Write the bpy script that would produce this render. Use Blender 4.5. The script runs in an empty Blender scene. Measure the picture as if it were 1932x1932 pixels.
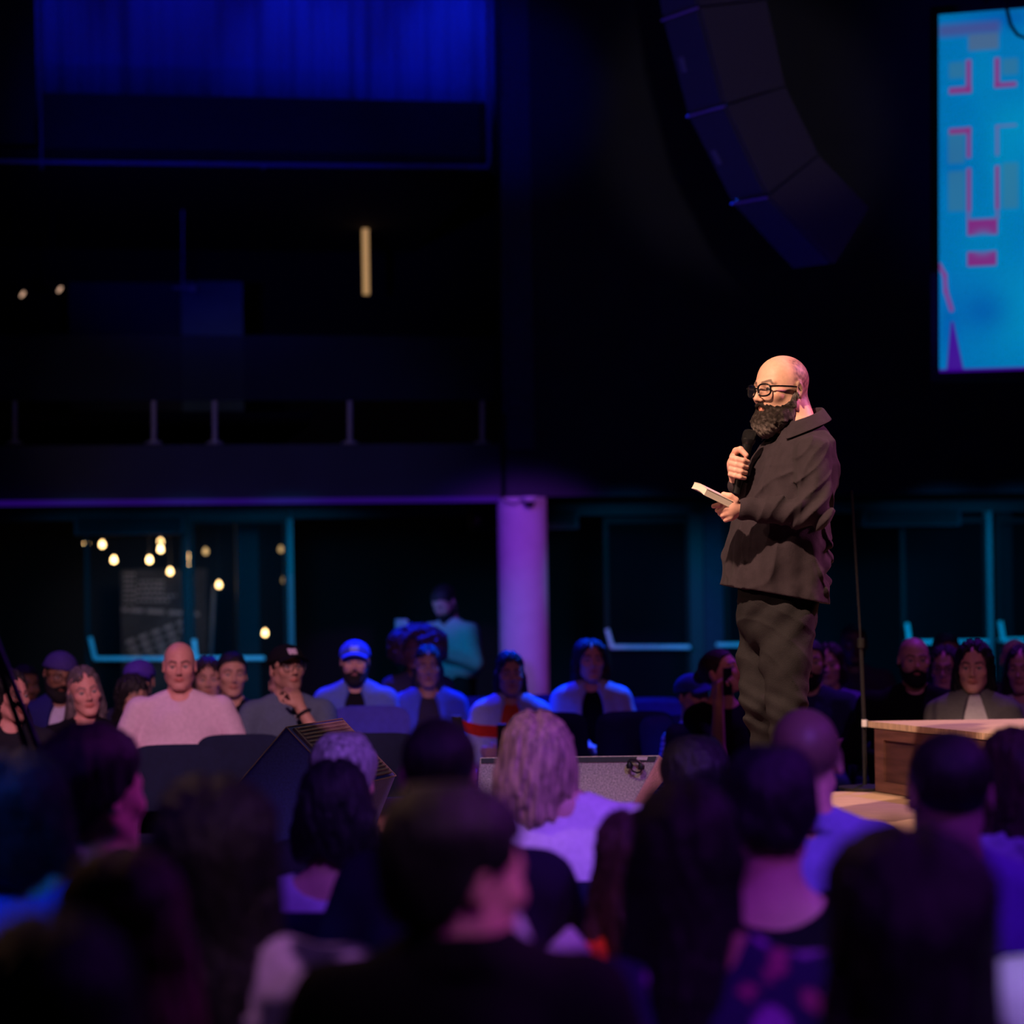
import bpy, bmesh, math, random
import numpy as np
from mathutils import Vector, Matrix
random.seed(5); rng = np.random.default_rng(5)
SC = bpy.context.scene
COL = SC.collection
PI = math.pi
F = 4590.0; CX, CY = 966.0, 1100.0; CAMZ = 1.6; ROLL = math.radians(0.85)

def P(px, py, Y):
    """world point seen at pixel (px, py) of the 1932 frame at distance Y"""
    u, v = (px-CX)/F, (CY-py)/F
    c, s = math.cos(ROLL), math.sin(ROLL)
    return Vector(((u*c+v*s)*Y, Y, CAMZ+(v*c-u*s)*Y))

# ------------------------------------------------------------------ camera
cd = bpy.data.cameras.new('camera'); cam = bpy.data.objects.new('camera', cd); COL.objects.link(cam)
cd.sensor_width = 36; cd.lens = F/1932*36; cd.shift_y = (CY-966)/1932
cam.matrix_world = Matrix.Translation((0, 0, CAMZ)) @ Matrix.Rotation(PI/2, 4, 'X') @ Matrix.Rotation(-ROLL, 4, 'Z')
cd.clip_start = .05; cd.clip_end = 80
cd.dof.use_dof = True; cd.dof.focus_distance = 9.0; cd.dof.aperture_fstop = cd.lens/1000/.046
SC.camera = cam
vs = SC.view_settings; vs.view_transform = 'Standard'; vs.look = 'None'; vs.gamma = 1; vs.use_curve_mapping = False; vs.exposure = 0.0
SC.display_settings.display_device = 'sRGB'
w = bpy.data.worlds.new('world'); SC.world = w; w.use_nodes = True
w.node_tree.nodes['Background'].inputs[0].default_value = (.25, .4, 1, 1); w.node_tree.nodes['Background'].inputs[1].default_value = .0025

# ------------------------------------------------------------------ lights (stage lamps hung from the grid above the frame, and added fill spots)
def spot(name, loc, tgt, col, power, size=30, blend=.6, rad=.12):
    l = bpy.data.lights.new(name, 'SPOT'); l.color = col; l.energy = power; l.spot_size = math.radians(size); l.spot_blend = blend; l.shadow_soft_size = rad
    o = bpy.data.objects.new(name, l); COL.objects.link(o); o.location = loc
    o.rotation_euler = (Vector(tgt)-Vector(loc)).to_track_quat('-Z', 'Y').to_euler(); return o
def area(name, loc, tgt, col, power, sx, sy):
    l = bpy.data.lights.new(name, 'AREA'); l.shape = 'RECTANGLE'; l.size = sx; l.size_y = sy; l.color = col; l.energy = power
    o = bpy.data.objects.new(name, l); COL.objects.link(o); o.location = loc
    o.rotation_euler = (Vector(tgt)-Vector(loc)).to_track_quat('-Z', 'Y').to_euler(); return o
WARM = (1, .62, .43); PINK = (1, .36, .62); PURP = (.30, .08, 1); BLUE = (.02, .03, 1); TEAL = (.01, .42, .8); MAG = (.75, .12, 1)
spot('stage_key_lamp', (-2.2, 3.8, 7.4), (.95, 9, 2.0), WARM, 4300, 15, .5)
spot('stage_front_lamp', (-5.5, 6.5, 4.2), (.95, 9, 2.2), (1, .6, .42), 300, 20, .5)
spot('stage_back_lamp', (6.4, 10.2, 5.6), (1.15, 9, 1.7), (1, .26, .62), 1850, 20, .5)
spot('stage_floor_lamp', (3.4, 8.2, 7.4), (1.9, 10.2, .7), (1, .55, .36), 1500, 22, .6)
spot('stage_floor_lamp', (-1.5, 7.5, 7.8), (.2, 8.6, .8), (1, .62, .45), 420, 24, .6)
spot('purple_house_lamp', (1.8, -.6, 5.6), (.15, 6.6, 1.0), (.38, .15, 1), 1350, 15, .8)
spot('violet_house_lamp', (2.8, 1.2, 6.0), (1.0, 5.6, 1.0), (.20, .02, 1), 750, 26, .7)
spot('violet_side_lamp', (-3.6, 2.0, 5.4), (-.45, 5.0, 1.0), (.24, .03, 1), 260, 26, .8)
spot('magenta_cross_lamp', (5.2, 7.0, 4.6), (.0, 4.6, 1.2), (.35, .03, 1), 190, 46, .6)
spot('near_left_warm_lamp', (-3.2, 8.5, 5.4), (-.55, 3.2, 1.2), (1, .5, .3), 170, 20, .8)
spot('blonde_warm_lamp', (-3.4, 5.0, 4.6), (.05, 6.35, 1.15), (1, .55, .4), 160, 10, .7)
spot('blush_far_lamp', (-1.5, 1.0, 6.6), (-1.55, 12.2, 1.15), (1, .46, .68), 3000, 13, .6)
spot('blush_far_right_lamp', (3.2, 2.0, 6.6), (2.3, 12.4, 1.2), (.8, .28, .9), 300, 13, .6)
spot('blush_far_middle_lamp', (1.2, 2.4, 6.6), (.2, 14, 1.2), (1, .28, .45), 260, 13, .6)
spot('blue_row_lamp', (-2.2, 17.8, 6.8), (-.6, 14.6, 1.1), (0, .012, 1), 6200, 26, .5)
spot('blue_row_lamp', (1.6, 17.0, 6.6), (.35, 14.0, 1.1), (0, .07, 1), 5600, 28, .5)
spot('violet_row_lamp', (3.6, 14.6, 6.6), (1.9, 12.4, 1.1), (.28, .02, 1), 700, 40, .5)
spot('violet_row_lamp', (-4.6, 14.0, 6.6), (-2.4, 12.6, 1.1), (.24, .02, 1), 200, 36, .5)
spot('violet_column_lamp', (-2.6, 12.5, 3.9), (.12, 20, 1.5), (.20, .03, 1), 950, 15, .5)
spot('pink_column_lamp', (1.9, 12.6, 3.9), (.12, 20, 1.5), (.55, .10, .85), 800, 15, .5)
spot('violet_near_fill', (2.4, -1.2, 5.0), (.45, 3.9, 1.0), (.42, .05, 1), 620, 15, .8)  # added unseen spot that lifts the flowered blouse
spot('blue_left_fill', (-2.6, 1.0, 5.2), (-.98, 4.4, 1.1), (0, .14, 1), 900, 12, .7)  # added spot for the blue top at the left edge, source unseen
spot('pink_knit_fill', (1.6, 1.2, 4.6), (-.32, 3.9, .95), (.9, .4, .9), 260, 10, .7)  # extra unseen pink spot put on the patterned knit
spot('array_front_fill', (-4.0, 9.0, 3.0), (1.6, 15.2, 4.6), (.05, .02, 1), 520, 24, .5)  # added blue spot so the cabinet fronts show
spot('array_side_fill', (.4, -1.5, 3.0), (1.6, 15.0, 4.8), (.95, .78, .72), 680, 7.5, .6)  # added spot from behind the camera so the cabinet sides show
spot('monitor_fill', (-1.0, 2.2, 6.2), (.35, 8.1, .9), (1, .72, .6), 520, 9, .7)  # unseen warm fill added for the grey floor monitor
spot('baluster_fill', (-3.0, 12.5, 5.2), (-2.2, 19.5, 2.9), (.8, .55, .85), 110, 30, .7)  # weak unseen fill added to bring out the balusters
spot('magenta_cheek_fill', (2.6, 4.4, 3.6), (-.0, 3.45, 1.2), (.6, .02, 1), 120, 11, .7)  # narrow unseen spot added for the near man's magenta cheek
spot('magenta_ear_fill', (2.4, 6.4, 4.4), (-.8, 5.25, 1.12), (.7, .06, 1), 240, 8, .7)  # narrow unseen spot added for the ear at the left
spot('white_corner_fill', (3.0, .4, 4.8), (1.0, 4.0, .95), (.6, .62, 1), 420, 11, .7)  # added cool fill for the white top in the corner
spot('orange_top_fill', (-.9, 1.6, 4.4), (.13, 5.0, .72), (1, .4, .35), 120, 7, .7)  # small added fill for the orange-red top, source unseen
spot('blue_pilaster_fill', (1.4, 15, 6.4), (.02, 19.9, 5.6), (0, .005, 1), 160, 22, .8)  # added blue fill standing in for gallery light on the pilaster
# ------------------------------------------------------------------ materials
MATS = {}
def mat(name, col, rough=.7, metal=0, noise=.12, nscale=30, bump=0, bscale=120, emit=None, es=1, spec=.3, vcol=False, sheen=0, streak=None, trans=0):
    if name in MATS: return MATS[name]
    m = bpy.data.materials.new(name); m.use_nodes = True; nt = m.node_tree; b = nt.nodes['Principled BSDF']
    tc = nt.nodes.new('ShaderNodeTexCoord')
    b.inputs['Roughness'].default_value = rough; b.inputs['Metallic'].default_value = metal; b.inputs['Specular IOR Level'].default_value = spec
    nz = nt.nodes.new('ShaderNodeTexNoise'); nz.inputs['Scale'].default_value = nscale; nz.inputs['Detail'].default_value = 4
    src = tc.outputs['Object']
    if streak:
        mp = nt.nodes.new('ShaderNodeMapping'); mp.inputs['Scale'].default_value = streak; nt.links.new(src, mp.inputs[0]); src = mp.outputs[0]
    nt.links.new(src, nz.inputs['Vector'])
    mx = nt.nodes.new('ShaderNodeMix'); mx.data_type = 'RGBA'; mx.blend_type = 'MULTIPLY'
    rp = nt.nodes.new('ShaderNodeMapRange'); rp.inputs[1].default_value = .3; rp.inputs[2].default_value = .7; rp.inputs[3].default_value = 1-noise; rp.inputs[4].default_value = 1+noise
    nt.links.new(nz.outputs[0], rp.inputs[0]); mx.inputs[0].default_value = 1
    if vcol:
        at = nt.nodes.new('ShaderNodeVertexColor'); at.layer_name = 'Col'; nt.links.new(at.outputs[0], mx.inputs[6])
    else: mx.inputs[6].default_value = (*col, 1)
    nt.links.new(rp.outputs[0], mx.inputs[7]); nt.links.new(mx.outputs[2], b.inputs['Base Color'])
    if bump:
        n2 = nt.nodes.new('ShaderNodeTexNoise'); n2.inputs['Scale'].default_value = bscale; nt.links.new(src, n2.inputs['Vector'])
        bp = nt.nodes.new('ShaderNodeBump'); bp.inputs['Strength'].default_value = bump; bp.inputs['Distance'].default_value = .01
        nt.links.new(n2.outputs[0], bp.inputs['Height']); nt.links.new(bp.outputs[0], b.inputs['Normal'])
    if sheen: b.inputs['Sheen Weight'].default_value = sheen
    if trans: b.inputs['Transmission Weight'].default_value = trans; b.inputs['IOR'].default_value = 1.05
    if emit: b.inputs['Emission Color'].default_value = (*emit, 1); b.inputs['Emission Strength'].default_value = es
    MATS[name] = m; return m
def glassmat(name, tint, alpha, rough=.05):
    if name in MATS: return MATS[name]
    m = bpy.data.materials.new(name); m.use_nodes = True; nt = m.node_tree; nt.nodes.clear()
    o = nt.nodes.new('ShaderNodeOutputMaterial'); mx = nt.nodes.new('ShaderNodeMixShader'); t = nt.nodes.new('ShaderNodeBsdfTransparent'); g = nt.nodes.new('ShaderNodeBsdfPrincipled')
    g.inputs['Base Color'].default_value = (*tint, 1); g.inputs['Roughness'].default_value = rough; g.inputs['Specular IOR Level'].default_value = .12; mx.inputs[0].default_value = alpha
    nt.links.new(t.outputs[0], mx.inputs[1]); nt.links.new(g.outputs[0], mx.inputs[2]); nt.links.new(mx.outputs[0], o.inputs[0]); MATS[name] = m; return m
def cloth(name, col, **k): return mat('cloth_'+name, col, rough=.9, bump=.25, bscale=300, noise=.07, nscale=60, sheen=.0, spec=.12, **k)
M_SKIN = mat('skin', (1, 1, 1), rough=.5, noise=.06, nscale=80, vcol=True, bump=.08, bscale=400, spec=.35)
M_VC = mat('woven', (1, 1, 1), rough=.9, noise=.12, nscale=60, vcol=True, bump=.25, bscale=300, spec=.12)
M_EYE = mat('eye_gloss', (1, 1, 1), rough=.15, noise=.02, vcol=True, spec=.6)
M_BLACKPL = mat('black_plastic', (.012, .012, .014), rough=.45)
M_CHAIR = mat('chair_fabric', (.008, .014, .05), rough=.85, bump=.2)
M_CHAIRM = mat('chair_metal', (.10, .10, .12), rough=.35, metal=.6)
def hairmat(name, col): return mat('hair_'+name, col, rough=.5, noise=.65, nscale=16, streak=(5, 5, .8), bump=.6, bscale=40, spec=.4)

# ------------------------------------------------------------------ object helpers
def link(o, parent=None, **props):
    COL.objects.link(o)
    if parent is not None: o.parent = parent
    for k, v in props.items():
        if v is not None: o[k] = v
    return o
def empty(name, loc, rz=0, label=None, category=None, group=None, kind=None):
    o = bpy.data.objects.new(name, None); o.location = loc; o.rotation_euler = (0, 0, rz); o.empty_display_size = .1
    return link(o, None, label=label, category=category, group=group, kind=kind)
def setp(o, label=None, category=None, group=None, kind=None):
    for k, v in (('label', label), ('category', category), ('group', group), ('kind', kind)):
        if v: o[k] = v
    return o
def mesh_from(name, V, Fc, material, cols=None, smooth=True):
    me = bpy.data.meshes.new(name); V = np.asarray(V, np.float32); Fc = np.asarray(Fc, np.int32)
    me.vertices.add(len(V)); me.vertices.foreach_set('co', V.ravel())
    n = len(Fc); k = Fc.shape[1]; me.loops.add(n*k); me.loops.foreach_set('vertex_index', Fc.ravel())
    me.polygons.add(n); me.polygons.foreach_set('loop_start', np.arange(0, n*k, k, dtype=np.int32))
    me.update(calc_edges=True)
    me.polygons.foreach_set('use_smooth', np.full(n, smooth)); me.materials.append(material)
    if cols is not None:
        ca = me.color_attributes.new('Col', 'FLOAT_COLOR', 'POINT'); c4 = np.ones((len(V), 4), np.float32); c4[:, :3] = cols; ca.data.foreach_set('color', c4.ravel())
    me.validate(); return me
class MB:
    """collects boxes, tubes and prisms into ONE mesh"""
    def __init__(s): s.b = bmesh.new()
    def box(s, lo, hi, bev=0, M=None):
        lo, hi = Vector(lo), Vector(hi); c = (lo+hi)/2; d = hi-lo
        b = bmesh.new(); bmesh.ops.create_cube(b, size=1); bmesh.ops.scale(b, vec=d, verts=b.verts); bmesh.ops.translate(b, vec=c, verts=b.verts)
        if bev: bmesh.ops.bevel(b, geom=b.edges[:], offset=bev, segments=2, affect='EDGES', profile=.6)
        s._add(b, M); return s
    def _add(s, b, M=None):
        if M is not None: b.transform(M)
        me = bpy.data.meshes.new('t'); b.to_mesh(me); s.b.from_mesh(me); bpy.data.meshes.remove(me); b.free()
    def tube(s, pts, r, n=10, r2=None, closed=False):
        pts = [Vector(p) for p in pts]; N = len(pts); rings = []; b = bmesh.new(); up = None
        for i, p in enumerate(pts):
            if closed: t = (pts[(i+1) % N]-pts[i-1]).normalized()
            else: t = (pts[min(i+1, N-1)]-pts[max(i-1, 0)]).normalized()
            if up is None: up = t.orthogonal().normalized()
            up = (up-t*up.dot(t)).normalized(); v = t.cross(up)
            rr = r if r2 is None else r+(r2-r)*i/(N-1)
            rings.append([b.verts.new(p+(up*math.cos(a)+v*math.sin(a))*rr) for a in [2*PI*k/n for k in range(n)]])
        for i in range(N if closed else N-1):
            A, B = rings[i], rings[(i+1) % N]
            for k in range(n): b.faces.new((A[k], A[(k+1) % n], B[(k+1) % n], B[k]))
        if not closed: b.faces.new(rings[0][::-1]); b.faces.new(rings[-1])
        s._add(b); return s
    def lathe(s, prof, c=(0, 0, 0), n=24, M=None):
        b = bmesh.new(); rings = [[b.verts.new((c[0]+r*math.cos(2*PI*k/n), c[1]+r*math.sin(2*PI*k/n), c[2]+z)) for k in range(n)] for r, z in prof]
        for A, B in zip(rings, rings[1:]):
            for k in range(n): b.faces.new((A[k], A[(k+1) % n], B[(k+1) % n], B[k]))
        b.faces.new(rings[0][::-1]); b.faces.new(rings[-1]); s._add(b, M); return s
    def prism(s, A, B):
        b = bmesh.new(); a = [b.verts.new(p) for p in A]; c = [b.verts.new(p) for p in B]; n = len(a)
        b.faces.new(a[::-1]); b.faces.new(c)
        for i in range(n): b.faces.new((a[i], a[(i+1) % n], c[(i+1) % n], c[i]))
        bmesh.ops.recalc_face_normals(b, faces=b.faces[:]); s._add(b); return s
    def quad(s, *p):
        s.b.faces.new([s.b.verts.new(q) for q in p]); return s
    def build(s, name, material, parent=None, smooth=False, inv=None, bevel=0, **props):
        if inv is not None: s.b.transform(inv)
        me = bpy.data.meshes.new(name); s.b.to_mesh(me); s.b.free(); me.materials.append(material)
        if smooth:
            for p in me.polygons: p.use_smooth = True
            me.set_sharp_from_angle(angle=math.radians(40))
        o = bpy.data.objects.new(name, me)
        if bevel:
            md = o.modifiers.new('bevel', 'BEVEL'); md.width = bevel; md.segments = 2
        return link(o, parent, **props)
def dup(o, parent=None, loc=None, rz=None, **props):
    c = o.copy(); COL.objects.link(c); c.parent = parent
    if loc is not None: c.location = loc
    if rz is not None: c.rotation_euler = (0, 0, rz)
    for k, v in props.items(): c[k] = v
    for ch in list(o.children): dup(ch, c)
    return c

# ------------------------------------------------------------------ signed distance bodies
f32 = np.float32
def V3(*a): return np.array(a, f32)
def cap(p, a, b, ra, rb=None):
    a = np.asarray(a, f32); b = np.asarray(b, f32); rb = ra if rb is None else rb
    ab = b-a; t = np.clip(((p-a)@ab)/max(float(ab@ab), 1e-9), 0, 1).astype(f32)
    q = p-a-t[:, None]*ab; return np.sqrt((q*q).sum(1))-(ra+(rb-ra)*t)
def ell(p, c, r, R=None):
    q = p-np.asarray(c, f32)
    if R is not None: q = q@R
    r = np.asarray(r, f32); k0 = np.sqrt(((q/r)**2).sum(1)); k1 = np.sqrt(((q/(r*r))**2).sum(1))+1e-9
    return k0*(k0-1)/k1
def smin(a, b, k):
    h = np.clip(.5+.5*(b-a)/k, 0, 1); return b*(1-h)+a*h-k*h*(1-h)
def smax(a, b, k): return -smin(-a, -b, k)
def chain(p, pts, rs, k=.01):
    d = None
    for i in range(len(pts)-1):
        c = cap(p, pts[i], pts[i+1], rs[i], rs[i+1]); d = c if d is None else smin(d, c, k)
    return d
def nz(p, f, s=0.):
    x, y, z = p[:, 0]*f+s, p[:, 1]*f+s*1.7, p[:, 2]*f+s*.6
    return (np.sin(x+1.3*np.sin(y*.8+z*.5))*np.sin(y*1.1+1.7*np.sin(z*.7+s))+np.sin(z*1.2+1.1*np.sin(x*.9))*np.sin(x*.7-y*.6+2))*.5
def rotm(yaw=0, pitch=0, tilt=0):
    """local->parent; pitch>0 looks up, yaw>0 turns towards +x"""
    M = Matrix.Rotation(yaw, 3, 'Z') @ Matrix.Rotation(-pitch, 3, 'X') @ Matrix.Rotation(tilt, 3, 'Y')
    return np.array(M, dtype=f32)
def sdf_mesh(fn, lo, hi, h):
    lo = np.array(lo, f32); hi = np.array(hi, f32); B = 6
    nb = np.maximum(1, np.ceil((hi-lo)/(h*B)).astype(int)); n = nb*B
    ax = [lo[i]+(np.arange(nb[i], dtype=f32)+.5)*h*B-h*.5 for i in range(3)]
    C = np.stack(np.meshgrid(*ax, indexing='ij'), -1).reshape(-1, 3)
    dc = fn(C).astype(f32); near = np.abs(dc) < h*B*1.15+.008
    Fv = np.repeat(np.repeat(np.repeat(dc.reshape(nb), B, 0), B, 1), B, 2)
    Fv = np.where(Fv < 0, f32(-1), f32(1))
    bi = np.argwhere(near.reshape(nb))
    off = np.stack(np.meshgrid(*[np.arange(B)]*3, indexing='ij'), -1).reshape(-1, 3)
    for s0 in range(0, len(bi), 1500):
        idx = (bi[s0:s0+1500, None, :]*B+off[None]).reshape(-1, 3)
        Fv[idx[:, 0], idx[:, 1], idx[:, 2]] = fn(lo+idx.astype(f32)*h)
    Fv[0] = Fv[-1] = 1; Fv[:, 0] = Fv[:, -1] = 1; Fv[:, :, 0] = Fv[:, :, -1] = 1
    ins = Fv < 0
    cnt = np.zeros(tuple(n-1), np.int8)
    for a in (0, 1):
        for b in (0, 1):
            for c in (0, 1): cnt += ins[a:n[0]-1+a, b:n[1]-1+b, c:n[2]-1+c]
    act = (cnt > 0) & (cnt < 8); cells = np.argwhere(act)
    ids = np.full(act.shape, -1, np.int32); ids[act] = np.arange(len(cells))
    acc = np.zeros((len(cells), 3), f32); wt = np.zeros(len(cells), f32)
    cor = [(a, b, c) for a in (0, 1) for b in (0, 1) for c in (0, 1)]
    vals = {c: Fv[cells[:, 0]+c[0], cells[:, 1]+c[1], cells[:, 2]+c[2]] for c in cor}
    for c0 in cor:
        for ax_ in range(3):
            if c0[ax_]: continue
            c1 = list(c0); c1[ax_] = 1; c1 = tuple(c1); a, b = vals[c0], vals[c1]
            m = (a < 0) != (b < 0); t = np.where(m, a/np.where(m, a-b, 1), 0)
            pos = np.tile(np.array(c0, f32), (len(cells), 1)); pos[:, ax_] += t
            acc[m] += pos[m]; wt[m] += 1
    V = lo+(cells+acc/np.maximum(wt, 1)[:, None])*h
    faces = []
    for ax_ in range(3):
        o1, o2 = [(1, 2), (2, 0), (0, 1)][ax_]
        s0 = [slice(1, -1)]*3; s1 = [slice(1, -1)]*3
        s0[ax_] = slice(0, -1); s1[ax_] = slice(1, None)
        a, b = ins[tuple(s0)], ins[tuple(s1)]
        e = np.argwhere(a != b)
        if not len(e): continue
        inv = a[e[:, 0], e[:, 1], e[:, 2]]
        e = e+np.array([0 if i == ax_ else 1 for i in range(3)])
        def g(d1, d2):
            q = e.copy(); q[:, o1] -= d1; q[:, o2] -= d2; return ids[q[:, 0], q[:, 1], q[:, 2]]
        q = np.stack([g(1, 1), g(0, 1), g(0, 0), g(1, 0)], 1)
        q[~inv] = q[~inv][:, ::-1]; faces.append(q)
    faces = np.concatenate(faces); faces = faces[(faces >= 0).all(1)]
    return V, faces
def sdf_obj(name, fn, lo, hi, h, material, parent=None, colf=None, smooth_it=1, **props):
    V, Fc = sdf_mesh(fn, lo, hi, h)
    if smooth_it:   # light Laplacian relax
        E = np.concatenate([Fc[:, [0, 1]], Fc[:, [1, 2]], Fc[:, [2, 3]], Fc[:, [3, 0]]])
        dg = np.bincount(E[:, 0], minlength=len(V))+np.bincount(E[:, 1], minlength=len(V))
        for _ in range(smooth_it):
            S = np.stack([np.bincount(E[:, 0], V[E[:, 1], i], len(V))+np.bincount(E[:, 1], V[E[:, 0], i], len(V)) for i in range(3)], 1)
            V = (V*.5+.5*S/np.maximum(dg, 1)[:, None]).astype(f32)
    me = mesh_from(name, V, Fc, material, colf(V) if colf else None)
    o = bpy.data.objects.new(name, me); return link(o, parent, **props)

# ------------------------------------------------------------------ head, hair
def mir(p): q = p.copy(); q[:, 0] = np.abs(q[:, 0]); return q
def head_d(p, fine=True, jaw=1.0):
    m = mir(p)
    d = ell(p, (0, .012, .038), (.077, .098, .084))
    d = smin(d, ell(p, (0, -.026, -.028), (.061*jaw, .066, .088)), .03)
    d = smin(d, cap(m, (.048*jaw, 0, -.052), (.018, -.066, -.098), .021, .018), .026)
    d = smin(d, ell(p, (0, -.077, -.101), (.022*jaw, .016, .016)), .014)
    d = smin(d, ell(m, (.044, -.06, -.018), (.022, .022, .02)), .02)
    d = smin(d, cap(m, (.008, -.087, .026), (.045, -.071, .025), .009, .008), .012)
    e = ell(m, (.079, .02, -.003), (.009, .020, .032), rotm(.35)); e = smax(e, -ell(m, (.088, .012, .0), (.006, .010, .018)), .004)
    d = smin(d, e, .007)
    if fine:
        d = smax(d, -ell(m, (.031, -.097, .005), (.019, .015, .013)), .008)
        lid = ell(m, (.031, -.0755, .004), (.0150, .0145, .0135)); zz = m[:, 2]
        d = np.minimum(d, np.maximum(lid, .0085-zz)); d = np.minimum(d, np.maximum(lid, zz+.0015))
        d = smin(d, cap(p, (0, -.088, .014), (0, -.1105, -.027), .0062, .0100), .010)
        d = smin(d, ell(m, (.010, -.098, -.032), (.0082, .011, .0075)), .006)
        d = smax(d, -ell(m, (.0065, -.105, -.0415), (.0035, .005, .0035)), .003)
        d = smin(d, cap(m, (0, -.0935, -.0555), (.023, -.082, -.058), .0058, .003), .006)
        d = smin(d, cap(m, (0, -.0920, -.0665), (.019, -.083, -.064), .0066, .003), .006)
        d = smax(d, -cap(m, (0, -.1015, -.061), (.024, -.089, -.0605), .0022, .0014), .003)
    return d
def ss(e0, e1, x): t = np.clip((x-e0)/(e1-e0), 0, 1); return t*t*(3-2*t)
def headcol(p, skin, hair, stubble=0, scalp=0, lip=None, brow=1.0):
    n = len(p); c = np.tile(np.array(skin, f32), (n, 1)); x, y, z = np.abs(p[:, 0]), p[:, 1], p[:, 2]
    skin = np.array(skin, f32); hair = np.array(hair, f32)
    def put(m, col, a=1.0):
        m = (m*a)[:, None]; c[:] = c*(1-m)+np.array(col, f32)*m
    if scalp:
        put(ss(-.01, .03, z+.9*y-.012)*ss(.00, .02, y+.062+.0*z+ (z-.08)*-.3), hair, scalp)
    if stubble: put(ss(-.028, -.05, z)*ss(-.0, -.03, y+.02)*ss(-.15, -.12, z), hair, stubble)
    put(ss(-.10, -.06, -np.abs(y+.075)*1)*0, skin)
    near = ss(-.05, -.07, y)
    lipm = near*ss(1.15, .8, (x/.026)**2+((z+.061)/.0115)**2)
    put(lipm, lip if lip is not None else skin*np.array([.80, .50, .48], f32), .85)
    put(near*ss(.0065, .0035, np.abs(z-.0265-.006*ss(.01, .04, x)+.012*ss(.04, .055, x)))*ss(.008, .014, x)*ss(.056, .048, x), hair, .85*brow)
    put(near*ss(.0035, .0015, np.abs(z-.0085))*ss(.012, .018, x)*ss(.05, .044, x), hair, .7)
    put(ss(.03, 0, np.sqrt((x-.05)**2+(y+.06)**2+(z+.02)**2)), skin*np.array([1.1, .8, .78], f32), .5)
    return c
def hairfn(kind, seed=0., L=.3, wd=1.0):
    def f(p):
        x, y, z = p[:, 0], p[:, 1], p[:, 2]; m = mir(p); ax = m[:, 0]
        ph = x*210+seed+5*np.sin(z*13+seed+x*9)+2.5*np.sin(y*17+z*7)
        str_ = .0028*np.sin(ph)*np.sin(y*130+z*9+seed)+.002*np.sin(x*420+y*300+3*np.sin(z*20))
        base = ell(p, (0, .014, .040), (.083, .106, .091))
        # hairline: forehead - temple - over the ear - nape
        hl_ = np.interp(y, [-.12, -.085, -.055, -.03, .0, .035, .07, .12], [.088, .078, .064, .030, .000, -.012, -.060, -.075]).astype(f32)
        line = hl_-z
        if kind == 'short': return smax(base, line*.8, .006)+nz(p, 90, seed)*.0025+str_*.4
        if kind == 'buzz': return smax(base+.003, line*.8, .004)+nz(p, 300, seed)*.0006
        if kind == 'thick':
            d = smin(ell(p, (0, .018, .052), (.092, .112, .097)), ell(p, (0, .04, .0), (.082, .085, .085)), .02); return smax(d, (line-.004)*.8, .008)+nz(p, 45, seed)*.006+str_
        if kind == 'side': return smax(ell(p, (0, .012, .052), (.09, .112, .098)), (line-.004)*.8, .008)+nz(p, 50, seed)*.007+str_
        # open oval of the face, middle parting
        fz = np.where(z > -.02, (z+.02)/.105, (z+.02)/.30)
        fw_ = (np.sqrt((x/.066)**2+fz**2)-1)*.06; face = np.maximum(fw_, y+.030+.25*np.maximum(z, 0)*0)
        if kind == 'bangs': face = np.maximum((np.sqrt((x/.062)**2+((z+.06)/.085)**2)-1)*.06, y+.03)
        part = .012*np.exp(-(x/.007)**2)*ss(.07, .10, z)
        top = ell(p, (0, .014, .046), (.086*wd, .107, .093))
        if kind == 'tied':
            d = smax(ell(p, (0, .014, .042), (.083, .106, .091)), line*.8, .006); d = smin(d, ell(p, (0, .125, .03), (.036, .036, .036)), .02); return d+str_*.6
        if kind == 'curly':
            d = ell(p, (0, .025, .03), (.15*wd, .14, .145)); d = smax(d, -face, .02); return d+nz(p, 55, seed)*.012+nz(p, 120, seed)*.006
        if kind == 'bob':
            d = smin(top, ell(p, (0, .028, -.02), (.098*wd, .088, .10)), .03); lo_ = cap(m, (.05*wd, .02, -.03), (.066*wd, .03, -L+.03), .042, .040); d = smin(d, smin(lo_, cap(p, (0, .05, -.02), (0, .062, -L+.03), .058, .05), .03), .03)
            d = smax(d, -(z+L+.014*np.sin(x*60+seed)), .012); return smax(d, -face, .010)+part+str_*1.6+nz(p, 22, seed)*.005
        hang = cap(m, (.058*wd, .015, -.02), (.086*wd, .02, -L), .040, .032)
        hang = smin(hang, cap(p, (0, .05, 0), (0, .085, -L*1.05), .073*wd, .052*wd), .04)
        d = smin(top, hang, .03); d = smax(d, -face, .010)
        return d+part+str_*1.8+nz(p, 22, seed)*.008
    return f
HAIRBOX = {'short': .13, 'buzz': .13, 'thick': .14, 'side': .14, 'tied': .18, 'curly': .2, 'bob': .2, 'bangs': .2, 'long': .2}

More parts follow.
